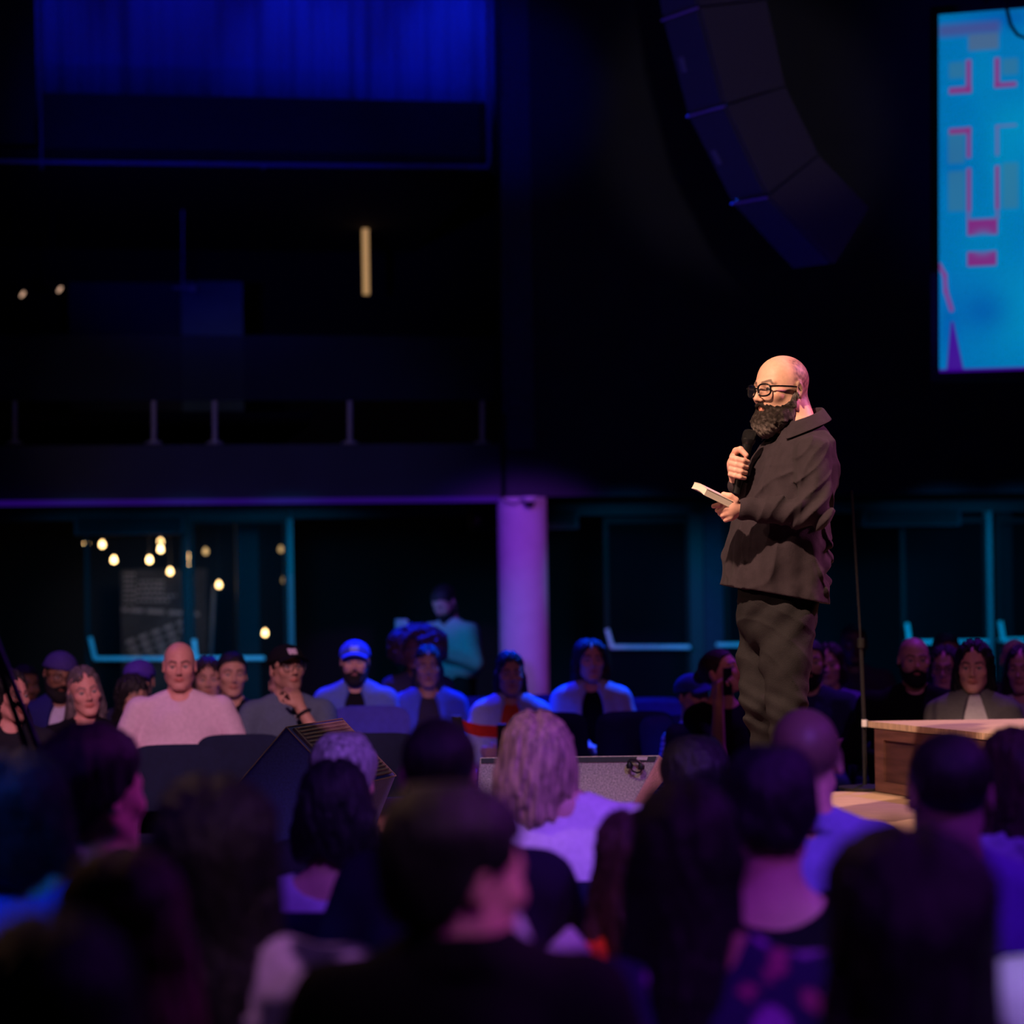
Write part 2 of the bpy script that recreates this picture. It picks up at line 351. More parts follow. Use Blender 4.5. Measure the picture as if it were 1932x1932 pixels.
def rings_cap(cm, parent, Rh, hc, logo=None, back=False, name='cap', brimcol=None):
    """baseball cap: dome and brim"""
    def dome(p):
        d = ell(p, (0, .010, .045), (.092, .112, .088)); d = np.maximum(d, -(ell(p, (0, .010, .045), (.086, .106, .082)))); return smax(d, .035-p[:, 2]-.1*p[:, 1], .004)
    s = 1 if back else -1
    def brim(p):
        q = p.copy(); q[:, 1] *= -s; d = ell(q, (0, -.092, .052), (.080, .076, .3)); zc = q[:, 2]-(.060-.9*q[:, 0]**2*6+.15*(q[:, 1]+.1))
        return smax(smax(d, np.abs(zc)-.004, .003), -ell(q, (0, .01, .045), (.088, .108, .2)), .003)
    def f(p): return np.minimum(dome(p), brim(p))
    def fw(p): return f((p-hc)@Rh)
    def colf(V):
        q = (V-hc)@Rh; c = np.tile(np.array(cm, f32), (len(V), 1))
        if logo is not None:
            x, y, z = q[:, 0], q[:, 1], q[:, 2]; m = (y < -.05) & (np.abs(x) < .026) & (z > .068) & (z < .10)
            m &= (np.abs(np.abs(x)-.5*np.abs(z-.084)-.006) < .005) | (np.abs(x) < .0045) | (np.abs(np.abs(x)-.02) < .004)
            c[m] = logo
        return c
    lo, hi = hc-.23, hc+.23
    return sdf_obj(name, fw, lo, hi, .004, M_VC, parent, colf)

EYE_ME = None
def eye_mesh(iris=(.05, .03, .02)):
    global EYE_ME
    if EYE_ME: return EYE_ME
    b = bmesh.new(); bmesh.ops.create_uvsphere(b, u_segments=20, v_segments=14, radius=.0128); V = np.array([v.co[:] for v in b.verts], f32)
    me = bpy.data.meshes.new('eye'); b.to_mesh(me); b.free(); me.materials.append(M_EYE)
    for p_ in me.polygons: p_.use_smooth = True
    r = np.sqrt(V[:, 0]**2+V[:, 2]**2); c = np.tile(np.array((.42, .38, .36), f32), (len(V), 1)); m = (r < .0062) & (V[:, 1] < 0); c[m] = iris
    ca = me.color_attributes.new('Col', 'FLOAT_COLOR', 'POINT'); c4 = np.ones((len(V), 4), f32); c4[:, :3] = c; ca.data.foreach_set('color', c4.ravel())
    EYE_ME = me; return me
def add_eyes(root, Rh, hc):
    for s in (-1, 1):
        o = bpy.data.objects.new('eye', eye_mesh()); M = Matrix(Rh.tolist()).to_4x4(); M.translation = Vector((hc+Rh@V3(s*.031, -.0755, .004)).tolist())
        link(o, root); o.matrix_local = M
def glasses(root, Rh, hc, name='glasses', fr=1.):
    g = MB(); T = lambda x, y, z: Vector((hc+Rh@V3(x, y, z)).tolist())
    for s in (-1, 1):
        pts = []
        for i in range(28):
            a = 2*PI*i/28; ca, sa = math.cos(a), math.sin(a); e = .75
            X = .0265*math.copysign(abs(ca)**e, ca); Z = .0195*math.copysign(abs(sa)**e, sa)
            pts.append(T(s*(.034+X), -.108+.012*((.034+X)/.06)**2, .002+Z-(.002 if Z < 0 else 0)))
        g.tube(pts, .0017*fr, 6, closed=True)
        g.tube([T(s*.060, -.100, .012), T(s*.074, -.075, .012), T(s*.0795, -.02, .010), T(s*.0805, .008, .008), T(s*.08, .025, -.012)], .0018*fr, 6)
    g.tube([T(-.009, -.108, .006), T(0, -.112, .009), T(.009, -.108, .006)], .0016*fr, 6)
    o = g.build(name, mat('glasses_frame', (.008, .008, .01), rough=.25), root, smooth=True)
    for s in (-1, 1):
        b = MB(); pts = []
        for i in range(24):
            a = 2*PI*i/24; ca, sa = math.cos(a), math.sin(a); X = .0255*math.copysign(abs(ca)**.75, ca); Z = .0185*math.copysign(abs(sa)**.75, sa)
            pts.append((s*(.034+X), -.108+.012*((.034+X)/.06)**2, .002+Z))
        b.prism([T(x, y-.0006, z) for x, y, z in pts], [T(x, y+.0006, z) for x, y, z in pts])
        b.build('lens', glassmat('lens_glass', (.05, .05, .08), .10), o)
    return o
# ------------------------------------------------------------------ seated and standing people
def hand_d(p, w, d, n, t, curl=.8, spread=1.0, thumb=.5, s=1.0):
    """w wrist, d along the palm, n the way fingers curl, t the thumb side"""
    w, d, n, t = [np.asarray(a, f32) for a in (w, d, n, t)]
    d = d/np.linalg.norm(d); n = n-d*(n@d); n = n/np.linalg.norm(n); t2 = np.cross(d, n); t = t2 if t2@t > 0 else -t2
    R = np.stack([t, d, n], 1)
    o = ell(p, w+.048*s*d, (.041*s, .052*s, .0165*s), R); o = smin(o, cap(p, w-d*.03*s, w+d*.02*s, .026*s, .024*s), .02*s)
    for i in range(4):
        b = w+s*((.086-.004*abs(i-1.2))*d+(.030-.0195*i)*spread*t); L = s*(.040, .045, .041, .032)[i]; c = curl*(1+.08*i)
        p1 = b+L*(d*math.cos(c)+n*math.sin(c)); p2 = p1+L*.62*(d*math.cos(c*2.1)+n*math.sin(c*2.1)); p3 = p2+L*.45*(d*math.cos(c*2.9)+n*math.sin(c*2.9))
        f = chain(p, [b-d*.02*s, b, p1, p2, p3], [.0095*s, .0098*s, .0088*s, .0080*s, .0072*s], .003); o = smin(o, f, .005)
    b = w+s*(.022*d+.028*t); p1 = b+s*.036*(d*.6+t*.65+n*.35*thumb*2); p2 = p1+s*.028*(d*.85+t*.05+n*.5*thumb*2)
    return smin(o, chain(p, [b, p1, p2], [.015*s, .011*s, .009*s], .004), .010)

def beard_d(q, jaw=1., th=1., seed=0.):
    """full beard: sideburn, cheek line, moustache, open mouth; q in head space"""
    d0 = head_d(q, False, jaw); m = mir(q); ax, y, z = m[:, 0], q[:, 1], q[:, 2]
    d = d0-(.006+.010*th*ss(-.06, -.11, z)); d = smin(d, ell(q, (0, -.074, -.112), (.034*th**.5, .030, .026*th)), .018)
    top = np.interp(y, [-.12, -.095, -.075, -.05, -.02, .0, .02], [-.044, -.044, -.056, -.056, -.040, -.010, .0]).astype(f32)
    d = smax(d, z-top, .004); d = smax(d, y-.006-.10*np.minimum(z+.02, 0), .006)
    d = smax(d, -ell(m, (.081, .022, -.003), (.018, .020, .036)), .003)
    d = smin(d, cap(m, (.004, -.1005, -.0495), (.030, -.082, -.062), .0075, .0080), .005)
    d = smax(d, -ell(q, (0, -.108, -.0635), (.0225*th**.25, .030, .0085*th**.4)), .003)
    return smax(d, -(z+.128+.02*th), .01)+nz(q, 150, seed)*.002
LEGS = {}
def legs(root, wf, col):
    key = (col)
    if key not in LEGS:
        def tr(p):
            m = mir(p); fold = nz(p, 38)*.004
            d = smin(ell(p, (0, .01, .535), (.17, .13, .085)), cap(m, (.09, .0, .535), (.13, -.43, .525), .082, .062), .05)
            d = smin(d, cap(m, (.13, -.43, .525), (.13, -.45, .13), .062, .050), .03); return np.maximum(d+fold, -(p[:, 2]-.115))
        def sh(p):
            return smax(smin(cap(p, (0, .03, .05), (0, -.13, .035), .043, .036), cap(p, (0, .03, .05), (0, .0, .12), .042, .042), .02), -(p[:, 2]), .003)
        t = sdf_obj('trousers', tr, (-.26, -.55, .05), (.26, .2, .68), .014, cloth('trouser_'+col, {'dark': (.015, .016, .025), 'denim': (.05, .09, .22), 'grey': (.06, .06, .07)}[col]))
        s = sdf_obj('shoe', sh, (-.07, -.2, -.02), (.07, .1, .18), .008, mat('shoe_leather', (.02, .018, .016), rough=.5))
        LEGS[key] = (t.data, s.data); COL.objects.unlink(t); COL.objects.unlink(s); bpy.data.objects.remove(t); bpy.data.objects.remove(s)
    o = bpy.data.objects.new('trousers', LEGS[key][0]); o.scale.x = wf; link(o, root)
    for s in (-1, 1):
        o = bpy.data.objects.new('shoe', LEGS[key][1]); o.location = (s*.13*wf, -.45, .0); link(o, root)

SK = {'fair': (.72, .42, .31), 'tan': (.55, .31, .21), 'brown': (.30, .15, .09), 'dark': (.10, .05, .032), 'pink': (.75, .36, .29)}
HC = {'black': (.010, .009, .010), 'brown': (.06, .032, .02), 'dkbrown': (.022, .014, .011), 'blonde': (.48, .33, .20), 'grey': (.45, .42, .42), 'ltbrown': (.17, .10, .06), 'silver': (.12, .095, .10)}
NP = 0
def person(px, py, Y, face, label, skin='fair', hair=('short', 'black'), top=(.05, .05, .06), sleeves='long', wf=1.0, belly=1.0, lean=.0,
           hy=0, hp=0, ht=0, pose='lap', jacket=None, neck='crew', beard=None, glass=False, capc=None, caplogo=None, capback=False, stubble=0, scalp=0,
           topf=None, L=.3, wd=1.0, legc='dark', far=True, group=None, jaw=1.0, sx=0, hs=1.0, floor=0.0, lip=None, earring=False, sit=True, shx=0., nk=0., hipz=.56):
    global NP
    NP += 1; seed = NP*1.37
    W = P(px, py, Y); zc_ = W.z-floor; yaw = math.radians(face)
    if capc is not None: zc_ -= .012
    crown = zc_; hz = crown-.122*hs
    hl = V3(shx, -lean, hz)                     # head centre in the person's frame
    cy, sy_ = math.cos(yaw), math.sin(yaw)
    ox, oy = hl[0]*cy-hl[1]*sy_, hl[0]*sy_+hl[1]*cy
    base = Vector((W.x-ox, W.y-oy, floor))
    Rh = rotm(math.radians(hy), math.radians(hp), math.radians(ht))*1.0
    zn, zs, zch, zw = crown-.275+nk, crown-.315+nk, crown-.45+nk, (crown-.45+hipz)/2-.02
    def sh(z): return -lean*(z-hipz)/(crown-hipz)
    S = {s: V3(s*.158*wf, sh(zs)+.005, zs-.032) for s in (-1, 1)}; E = {}; Wr = {}; HD = {}
    for s in (-1, 1):
        E[s] = V3(s*.25*wf, sh(zs-.25)-.05, zs-.28); Wr[s] = V3(s*.10, sh(zs-.25)-.27, min(zs-.33, .66)); HD[s] = ((-s*.6, -.8, -.1), (0, -.2, -1), (0, -1, .2))
    if pose == 'fold':
        for s in (-1, 1):
            Wr[s] = V3(-s*.07, sh(zs-.25)-.20-.03*(s > 0), zs-.25); HD[s] = ((-s, .1, .1), (0, 1, 0), (0, 0, 1))
    if pose == 'chin':     # left hand propping the chin
        E[1] = V3(.19, sh(zs-.2)-.24, zs-.24); Wr[1] = V3(.055, sh(zs)-.17, hz-.185); HD[1] = ((-.35, .1, .9), (-.6, .7, .1), (-.5, .0, .3))
    if pose == 'raise':    # right hand lifted holding something by the face
        E[-1] = V3(-.16, sh(zs-.2)-.25, zs-.20); Wr[-1] = V3(-.135, sh(zs)-.22, hz-.12); HD[-1] = ((0, -.1, 1), (.7, -.5, 0), (.5, 0, .3))
    if pose == 'knees':
        for s in (-1, 1): Wr[s] = V3(s*.05, sh(zs-.25)-.33, .66)
    if pose == 'down':
        for s in (-1, 1): E[s] = V3(s*.235*wf, .02, zs-.29); Wr[s] = V3(s*.22*wf, -.04, zs-.55); HD[s] = ((0, 0, -1), (-s, 0, 0), (0, -1, 0))
    if pose == 'phone':
        for s in (-1, 1): E[s] = V3(s*.22*wf, -.06, zs-.26); Wr[s] = V3(s*.05, -.30, zs-.16); HD[s] = ((-s*.2, -.7, .5), (-s*.6, 0, .4), (0, -.5, 1))
    def torso(p, g):
        q = p.copy(); q[:, 1] += lean*np.clip(q[:, 2]-hipz, 0, 1)/(crown-hipz); m = mir(q)
        d = ell(q, (0, .01, zch-.02), (.160*wf, .118*(.7+.3*belly), .19))
        d = smin(d, ell(q, (0, -.01-.03*(belly-1), zw), (.155*wf*(.6+.4*belly), .115*belly, .17)), .05)
        d = smin(d, ell(q, (0, .01, hipz+.0), (.172*wf, .125, .13)), .05)
        d = smin(d, cap(m, (.02, .015, zn-.005), (.150*wf, .01, zs-.036), .048, .054), .045)
        return d-g
    def arm(p, s, g, k0=0., k1=2.):
        d = None
        if k0 < 1: t = min(k1, 1); d = cap(p, S[s], S[s]+(E[s]-S[s])*t, .062*(.7+.3*wf)+g, .048+g)
        if k1 > 1: c = cap(p, E[s], E[s]+(Wr[s]-E[s])*(k1-1), .046+g, .031+g); d = c if d is None else smin(d, c, .02)
        return d
    def body(p):
        q = ((p-hl)@Rh)/hs; d = head_d(q, far, jaw)*hs
        d = smin(d, cap(p, hl+Rh@V3(0, .022, -.05), V3(0, sh(zn)+.02, zn-.01), .052+.006*(wf > 1.1), .062), .02)
        d = smin(d, torso(p, -.004), .035)
        for s in (-1, 1):
            d = smin(d, arm(p, s, -.004), .02); d = smin(d, hand_d(p, Wr[s], *HD[s], curl=.75), .01)
        return d
    R_ = .34*wf+.06
    lo = (-R_, min(-.52-lean*.0, hl[1]-.2), hipz-.13); hi = (R_, .28, crown+.05)
    hcol = HC[hair[1]] if hair else HC['dkbrown']
    bcol = HC[beard] if isinstance(beard, str) else hcol
    def colf(V):
        q = ((V-hl)@Rh)/hs; c = headcol(q, SK[skin], bcol if (stubble and not hair) else hcol, stubble, scalp, lip)
        c[(q[:, 2] < -.14)] = SK[skin]; return c
    root = sdf_obj('person', body, lo, hi, .0052 if far else .009, M_SKIN, None, colf)
    root.location = base; root.rotation_euler = (0, 0, yaw)
    setp(root, label, 'person', group)
    # garment
    def garm(p, g=.010, opening=0., slv=sleeves):
        f = nz(p*np.array([1, 1, .55], f32), 26, seed)*.006+nz(p, 60, seed)*.002
        d = torso(p, g)
        k1 = {'long': 1.93, 'short': .72, 'none': 0, 'elbow': 1.0}[slv]
        if k1:
            for s in (-1, 1): d = smin(d, arm(p, s, .009, 0, k1)+.0, .022)
        d = d+f
        d = smax(d, -(p[:, 2]-(hipz-.10)), .01); y0 = sh(zn)
        if neck == 'v': d = smax(d, -ell(p, (0, y0-.11, zn-.03), (.055, .10, .12)), .006)
        if neck == 'scoop': d = smax(d, -ell(p, (0, y0+.04, zn+.02), (.105, .12, .07)), .006)
        d = smax(d, -cap(p, (0, y0+.008, zn+.022), (0, y0-.02, zn+.2), .060, .08), .006); d = smax(d, -ell(p, (0, y0-.055, zn+.01), (.05, .04, .03)), .008)
        if neck in ('collar', 'turtle'):
            rz = V3(0, y0+.02, zn+.012); q = p-rz; r = np.sqrt(q[:, 0]**2+q[:, 1]**2); hh = .028 if neck == 'turtle' else .02
            ring = np.sqrt(np.maximum(np.abs(q[:, 2])-hh, 0)**2+(r-.076+.2*(q[:, 2]))**2)-.006
            if neck == 'collar': ring = smax(ring, -ell(p, (0, y0-.09, zn), (.025, .05, .08)), .003)
            d = smin(d, ring, .008)
        if opening: d = smax(d, -ell(p, (0, y0-.16, zn-.20), (opening, .16, .34)), .012)
        return d
    h2 = .008 if far else .012
    g0 = sdf_obj('shirt', lambda p: garm(p), (lo[0], lo[1], hipz-.12), (hi[0], .2, zn+.07), h2, cloth('%.3f_%.3f_%.3f' % top, top) if topf is None else M_VC, root,
                 (lambda V: topf(V, zn, zs)) if topf else None)
    if jacket is not None:
        ch = root; f3 = None
        sdf_obj('jacket', lambda p: garm(p, .024, .075, 'long')-.006, (lo[0]-.02, lo[1], hipz-.12), (hi[0]+.02, .22, zn+.07), h2, cloth('%.3f_%.3f_%.3f' % jacket, jacket), root)
    if sit: legs(root, max(.9, wf*.95), legc)
    if hair and hair[0]:
        fn = hairfn(hair[0], seed, L, wd); bx = HAIRBOX.get(hair[0], .2)*hs
        zlo = hl[2]-(L+.12 if hair[0] in ('long', 'bob', 'bangs') else bx)
        Rn = Rh
        def fw(p):
            q = p-hl
            if hair[0] in ('long', 'bangs'):      # hair hangs down whatever the head does
                a = ss(-.02, -.14, q[:, 2])[:, None]; qq = (q@Rh)*(1-a)+q*a
            else: qq = q@Rh
            return fn(qq/hs)*hs
        sdf_obj('hair', fw, (hl[0]-bx, hl[1]-bx, zlo), (hl[0]+bx, hl[1]+bx, hl[2]+bx), .0052 if far else .007, hairmat(hair[1], hcol), root)
    if beard:
        def bf(p):
            q = ((p-hl)@Rh)/hs; return beard_d(q, jaw, 1.0, seed)
        sdf_obj('beard', bf, hl-.17, hl+.13, .0045 if far else .006, mat('beard_'+(beard if isinstance(beard, str) else hair[1]), bcol, rough=.8, noise=.4, nscale=120, bump=.5, bscale=250), root)
    if far: add_eyes(root, Rh*hs if hs != 1 else Rh, hl)
    if glass: glasses(root, Rh, hl)
    if capc is not None: rings_cap(capc, root, Rh, hl, caplogo, capback)
    return root, dict(hl=hl, Rh=Rh, S=S, E=E, Wr=Wr, zn=zn, zs=zs, base=base, yaw=yaw)

# ------------------------------------------------------------------ chair
CHAIR = None
def chair(loc, rz, label, group=None):
    global CHAIR
    if CHAIR is None:
        r = empty('conference_chair', (0, 0, 0))
        MB().box((-.22, -.24, .405), (.22, .2, .445), .02).build('seat', M_CHAIR, r, smooth=True)
        b = bmesh.new(); nx, nz_ = 16, 12; vs_ = {}
        me = MB(); g = []
        for side in (0, 1):
            for i in range(nx+1):
                for j in range(nz_+1):
                    u, v = i/nx*2-1, j/nz_*2-1; e = (abs(u)**5+abs(v)**5)**.2; m_ = max(abs(u), abs(v)); q = m_/e if e > 0 else 1
                    X, Z = .212*u*q, .70+.155*v*q; Yb = .225+.035*(Z-.7)/.155-.03*(1-u*u)*-.8
                    vs_[side, i, j] = b.verts.new((X, Yb+(.022 if side else 0)-(.012*max(abs(u), abs(v))**8)*(1 if side else -1), Z))
        for i in range(nx):
            for j in range(nz_):
                b.faces.new((vs_[0, i, j], vs_[0, i+1, j], vs_[0, i+1, j+1], vs_[0, i, j+1])); b.faces.new((vs_[1, i, j], vs_[1, i, j+1], vs_[1, i+1, j+1], vs_[1, i+1, j]))
        bd = [(i, 0) for i in range(nx)]+[(nx, j) for j in range(nz_)]+[(i, nz_) for i in range(nx, 0, -1)]+[(0, j) for j in range(nz_, 0, -1)]
        for k in range(len(bd)):
            A, B = bd[k], bd[(k+1) % len(bd)]; b.faces.new((vs_[0, A[0], A[1]], vs_[1, A[0], A[1]], vs_[1, B[0], B[1]], vs_[0, B[0], B[1]]))
        me._add(b); me.build('backrest', M_CHAIR, r, smooth=True)
        for s in (-1, 1):
            MB().tube([(s*.2, -.2, .41), (s*.215, -.235, .0)], .011, 8).build('leg', M_CHAIRM, r, smooth=True)
            MB().tube([(s*.2, .19, .41), (s*.215, .24, .0)], .011, 8).build('leg', M_CHAIRM, r, smooth=True)
        fr = MB()
        for s in (-1, 1): fr.tube([(s*.19, .16, .41), (s*.19, .225, .46), (s*.19, .245, .56), (s*.19, .268, .80)], .010, 8)
        fr.tube([(-.2, -.2, .4), (.2, -.2, .4)], .009, 8).tube([(-.2, .19, .4), (.2, .19, .4)], .009, 8).tube([(-.2, -.2, .4), (-.2, .19, .4)], .009, 8).tube([(.2, -.2, .4), (.2, .19, .4)], .009, 8)
        fr.build('frame', M_CHAIRM, r, smooth=True)
        CHAIR = r; o = r
    else: o = dup(CHAIR)
    o.location = loc; o.rotation_euler = (0, 0, rz); return setp(o, label, 'chair', group)
def seat_for(info, label, group): return chair(info['base'], info['yaw'], label, group)
# ------------------------------------------------------------------ the hall
class Frame:
    """an upright plane seen at an angle: Y = Y0 + k X"""
    def __init__(s, Y0, k):
        s.Y0, s.k = Y0, k; n = math.hypot(1, k); s.ex = Vector((1/n, k/n, 0)); s.ey = Vector((-k/n, 1/n, 0)); s.n = n
        s.M = Matrix(((s.ex.x, s.ey.x, 0, 0), (s.ex.y, s.ey.y, 0, Y0), (0, 0, 1, 0), (0, 0, 0, 1)))
    def c(s, px, py, off=0):
        D = P(px, py, 1)-Vector((0, 0, CAMZ)); t = (s.Y0+off*s.n)/(1-s.k*D.x); q = D*t+Vector((0, 0, CAMZ))-Vector((0, s.Y0, 0))
        return q.dot(s.ex), q.z
    def pt(s, px, py, off=0): x, z = s.c(px, py, off); return Vector((x, off, z))
    def box(s, mb, x0, y0, x1, y1, off, th, bev=0, zlo=None, zhi=None):
        cx, cy = (x0+x1)/2, (y0+y1)/2
        a = s.c(x0, cy, off)[0]; b = s.c(x1, cy, off)[0]; lo = s.c(cx, y1, off)[1] if zlo is None else zlo; hi = s.c(cx, y0, off)[1] if zhi is None else zhi
        mb.box((a, off, lo), (b, off+th, hi), bev); return mb
W = Frame(20.0, .1836); ST = dict(kind='structure')
def wput(o): o.matrix_world = W.M; return o
def wbox(name, m, x0, y0, x1, y1, off, th, bev=0, zlo=None, zhi=None, parent=None, **k):
    o = W.box(MB(), x0, y0, x1, y1, off, th, bev, zlo, zhi).build(name, m, parent, **k)
    if parent is None: wput(o)
    return o
M_NAVY = mat('wall_paint_dark', (.045, .05, .075), rough=.75, noise=.1, nscale=2)
M_BLACK = mat('black_paint', (.012, .013, .016), rough=.85)
M_FLOOR = mat('hall_carpet', (.03, .03, .045), rough=.95, bump=.3, bscale=400)
MB().box((-12, -4, -.1), (12, 34, 0)).build('floor', M_FLOOR, **ST)
MB().box((-12, -4, 8.6), (12, 34, 8.8)).build('ceiling', M_BLACK, **ST)
MB().box((-12.2, -4, 0), (-12, 34, 8.6)).build('wall_left', M_BLACK, **ST)
MB().box((12, -4, 0), (12.2, 34, 8.6)).build('wall_right', M_BLACK, **ST)
MB().box((-12, -4.2, 0), (12, -4, 8.6)).build('wall_front', M_BLACK, **ST)
MB().box((-12, 34, 0), (12, 34.2, 8.6)).build('wall_far', M_BLACK, **ST)
zb = W.c(500, 941)[1]
wbox('wall_back', M_NAVY, 946, -300, 2500, 940, 0, .25, zlo=zb, zhi=8.5, **ST)
wbox('trim_1', M_NAVY, -500, 840, 946, 940, 0, .25, zlo=zb, **ST)                 # balcony fascia
wbox('trim_2', mat('pilaster_paint', (.10, .11, .17), rough=.7), 950, -300, 1000, 846, -.10, .10, zhi=8.5, **ST)
x0, x1 = W.c(-500, 900)[0], W.c(2500, 900)[0]; xm = W.c(946, 900)[0]; xl = W.c(-500, 300)[0]
wput(MB().box((x0, .25, zb), (x1, 1.3, zb+.12)).build('ceiling_lower', M_BLACK, **ST))
wput(MB().box((x0, .25, zb+.2), (xm, 5, zb+.3)).build('floor_mezzanine', M_BLACK, **ST))
wput(MB().box((x0, 5, 0), (x1, 5.15, 8.5)).build('wall_mezzanine', M_BLACK, **ST))
zu = W.c(500, 312)[1]
wput(MB().box((x0, .1, zu), (xm, 5, zu+.12)).build('ceiling_mezzanine', M_BLACK, **ST))
# ledge under the fascia and header over the glazed doors
glow_ledge = wbox('lit_ledge', mat('violet_ledge_glow', (.05, .03, .1), emit=(.12, .01, .9), es=.11), -120, 941, 942, 951, -.10, .10, label='long dim ledge with a painted violet glow along the bottom of the balcony edge', category='ledge')  # violet light on the ledge, put in as emission; not a lamp
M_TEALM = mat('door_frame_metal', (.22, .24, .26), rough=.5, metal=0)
wbox('trim_3', mat('header_paint', (.035, .042, .05), rough=.6), -200, 952, 2100, 974, 1.2, .12, **ST)
def vframe(name, x0, x1, y0, y1, m=M_TEALM, off=1.2, **k):
    zl = 0.0 if y1 is None else None
    o = W.box(MB(), x0, y0, x1, y1 or 1400, off, .10, .004, zlo=zl).build(name, m, **k); return wput(o)
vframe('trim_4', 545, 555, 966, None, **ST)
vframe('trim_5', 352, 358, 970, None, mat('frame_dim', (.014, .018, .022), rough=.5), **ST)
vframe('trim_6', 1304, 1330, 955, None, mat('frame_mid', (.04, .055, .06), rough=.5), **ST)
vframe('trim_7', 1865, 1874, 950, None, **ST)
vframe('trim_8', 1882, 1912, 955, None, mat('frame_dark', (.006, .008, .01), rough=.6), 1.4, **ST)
vframe('trim_9', 1331, 1366, 955, None, mat('pilaster_navy', (.04, .04, .065), rough=.8), 1.15, **ST)
M_GLASS = glassmat('door_glass', (.01, .014, .02), .10, .5)
M_BAR = mat('push_bar_metal', (.85, .88, .9), rough=.4)
def door(n, x0, x1, bar_pts, swap=False, hinge=None):
    """glazed leaf: stiles, glass and push bar with its upright"""
    r = bpy.data.objects.new('door_%d' % n, None); link(r, None, kind='structure'); wput(r)
    f = MB(); cx = (x0+x1)/2
    a, b = W.c(x0, 1100, 1.22)[0], W.c(x1, 1100, 1.22)[0]; zt = W.c(cx, 976, 1.22)[1]
    for q in ((a, a+.04), (b-.04, b)): f.box((q[0], 1.22, .01), (q[1], 1.27, zt))
    f.box((a+.04, 1.22, .01), (b-.04, 1.27, .12)); f.box((a+.04, 1.22, zt-.05), (b-.04, 1.27, zt))
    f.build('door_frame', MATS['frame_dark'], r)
    MB().box((a+.04, 1.24, .12), (b-.04, 1.25, zt-.05)).build('glass', M_GLASS, r)
    h = MB(); pts = [W.pt(px, py, 1.12) for px, py in bar_pts]
    for A, B in zip(pts, pts[1:]): h.tube([A, B], .020, 10)
    for A in (pts[1], pts[-1]): h.tube([A, A+Vector((0, .12, 0))], .016, 8)
    h.build('push_bar', M_BAR, r, smooth=True)
door(1, 160, 352, [(170, 1202), (179, 1243), (350, 1243)])
door(2, 358, 545, [(366, 1206), (370, 1243), (497, 1242)])
door(3, 1140, 1303, [(1145, 1187), (1155, 1221), (1300, 1221)])
door(4, 1700, 1864, [(1711, 1176), (1716, 1212), (1862, 1211)])
door(5, 1880, 2040, [(1887, 1172), (1893, 1208), (2030, 1206)])
door(6, 1367, 1500, [(1352, 1216), (1356, 1217), (1480, 1216)])
def curtain_box(x0, x1, y0, y1, label):
    r = empty('air_curtain', (0, 0, 0), label=label, category='air curtain', group='air curtains above the glazed doors'); r.matrix_world = W.M
    W.box(MB(), x0, y0, x1, y1, .95, .24, .01).build('casing', mat('casing_grey', (.035, .03, .04), rough=.6), r)
    W.box(MB(), x0+6, y0+5, x1-6, y1-4, .93, .03).build('grille', M_BLACK, r)
curtain_box(140, 348, 972, 1009, 'long dark air curtain above the foyer door with the hanging bulbs')
curtain_box(890, 1092, 958, 999, 'dark air curtain partly hidden behind the round violet column')
curtain_box(1628, 1814, 958, 993, 'dark air curtain above the right-hand door beyond the speaker')
# column with camera
xc, zc0 = W.c(987, 1100, -.05); xr = W.c(1033, 1100)[0]-W.c(942, 1100)[0]
col = empty('round_column', (0, 0, 0), label='round pale column lit violet holding up the balcony', category='column'); col.matrix_world = W.M
MB().lathe([(xr/2, 0), (xr/2, zb-.012)], (xc, -.05, 0), 48).build('shaft', mat('column_plaster', (.62, .60, .66), rough=.8, noise=.05, nscale=8), col, smooth=True)
xd, zd = W.c(999, 944, -.3)
dc = empty('dome_camera', (0, 0, 0), label='small white dome security camera at the top of the round column', category='camera'); dc.matrix_world = W.M
MB().lathe([(.062, .03), (.062, 0), (.05, -.012)], (xd, -.30, zd), 24).build('base', mat('white_plastic', (.6, .62, .66), rough=.4), dc, smooth=True)
MB().lathe([(.046, -.012), (.044, -.03), (.033, -.05), (.012, -.060)], (xd, -.30, zd), 24).build('dome', M_BLACKPL, dc, smooth=True)
MB().tube([(xd-.02, -.29, zd+.02), (xd-.12, -.27, zd-.03), (xd-.2, -.22, zd+.0), (xd-.21, -.2, zd+.06)], .006, 6).build('cable', M_BLACKPL, dc)
# conduit beside the upper pilaster
pc = MB().tube([W.pt(948, 190, -.13), W.pt(950, 600, -.13), W.pt(952, 780, -.13), W.pt(958, 760, -.13), W.pt(985, 760, -.13), W.pt(988, 775, -.13), W.pt(960, 782, -.13)], .012, 8).build('conduit_pipe', mat('conduit', (.16, .17, .22), rough=.5), smooth=True, label='thin curled conduit pipe at the foot of the upper pilaster', category='pipe'); wput(pc)
# standing light panel between the doors and the curly-haired woman
sg = empty('notice_stand', (0, 0, 0), label='small pale upright panel on a stand behind the curly-haired guest', category='stand'); sg.matrix_world = W.M
W.box(MB(), 747, 1168, 770, 1204, -1.2, .05, .008).build('panel', mat('pale_panel', (.75, .8, .8), rough=.6), sg)
q = W.pt(758, 1204, -1.17); MB().tube([q, (q.x, q.y, .02)], .02, 8).box((q.x-.14, q.y-.14, 0), (q.x+.14, q.y+.14, .02)).build('post', M_BLACKPL, sg)

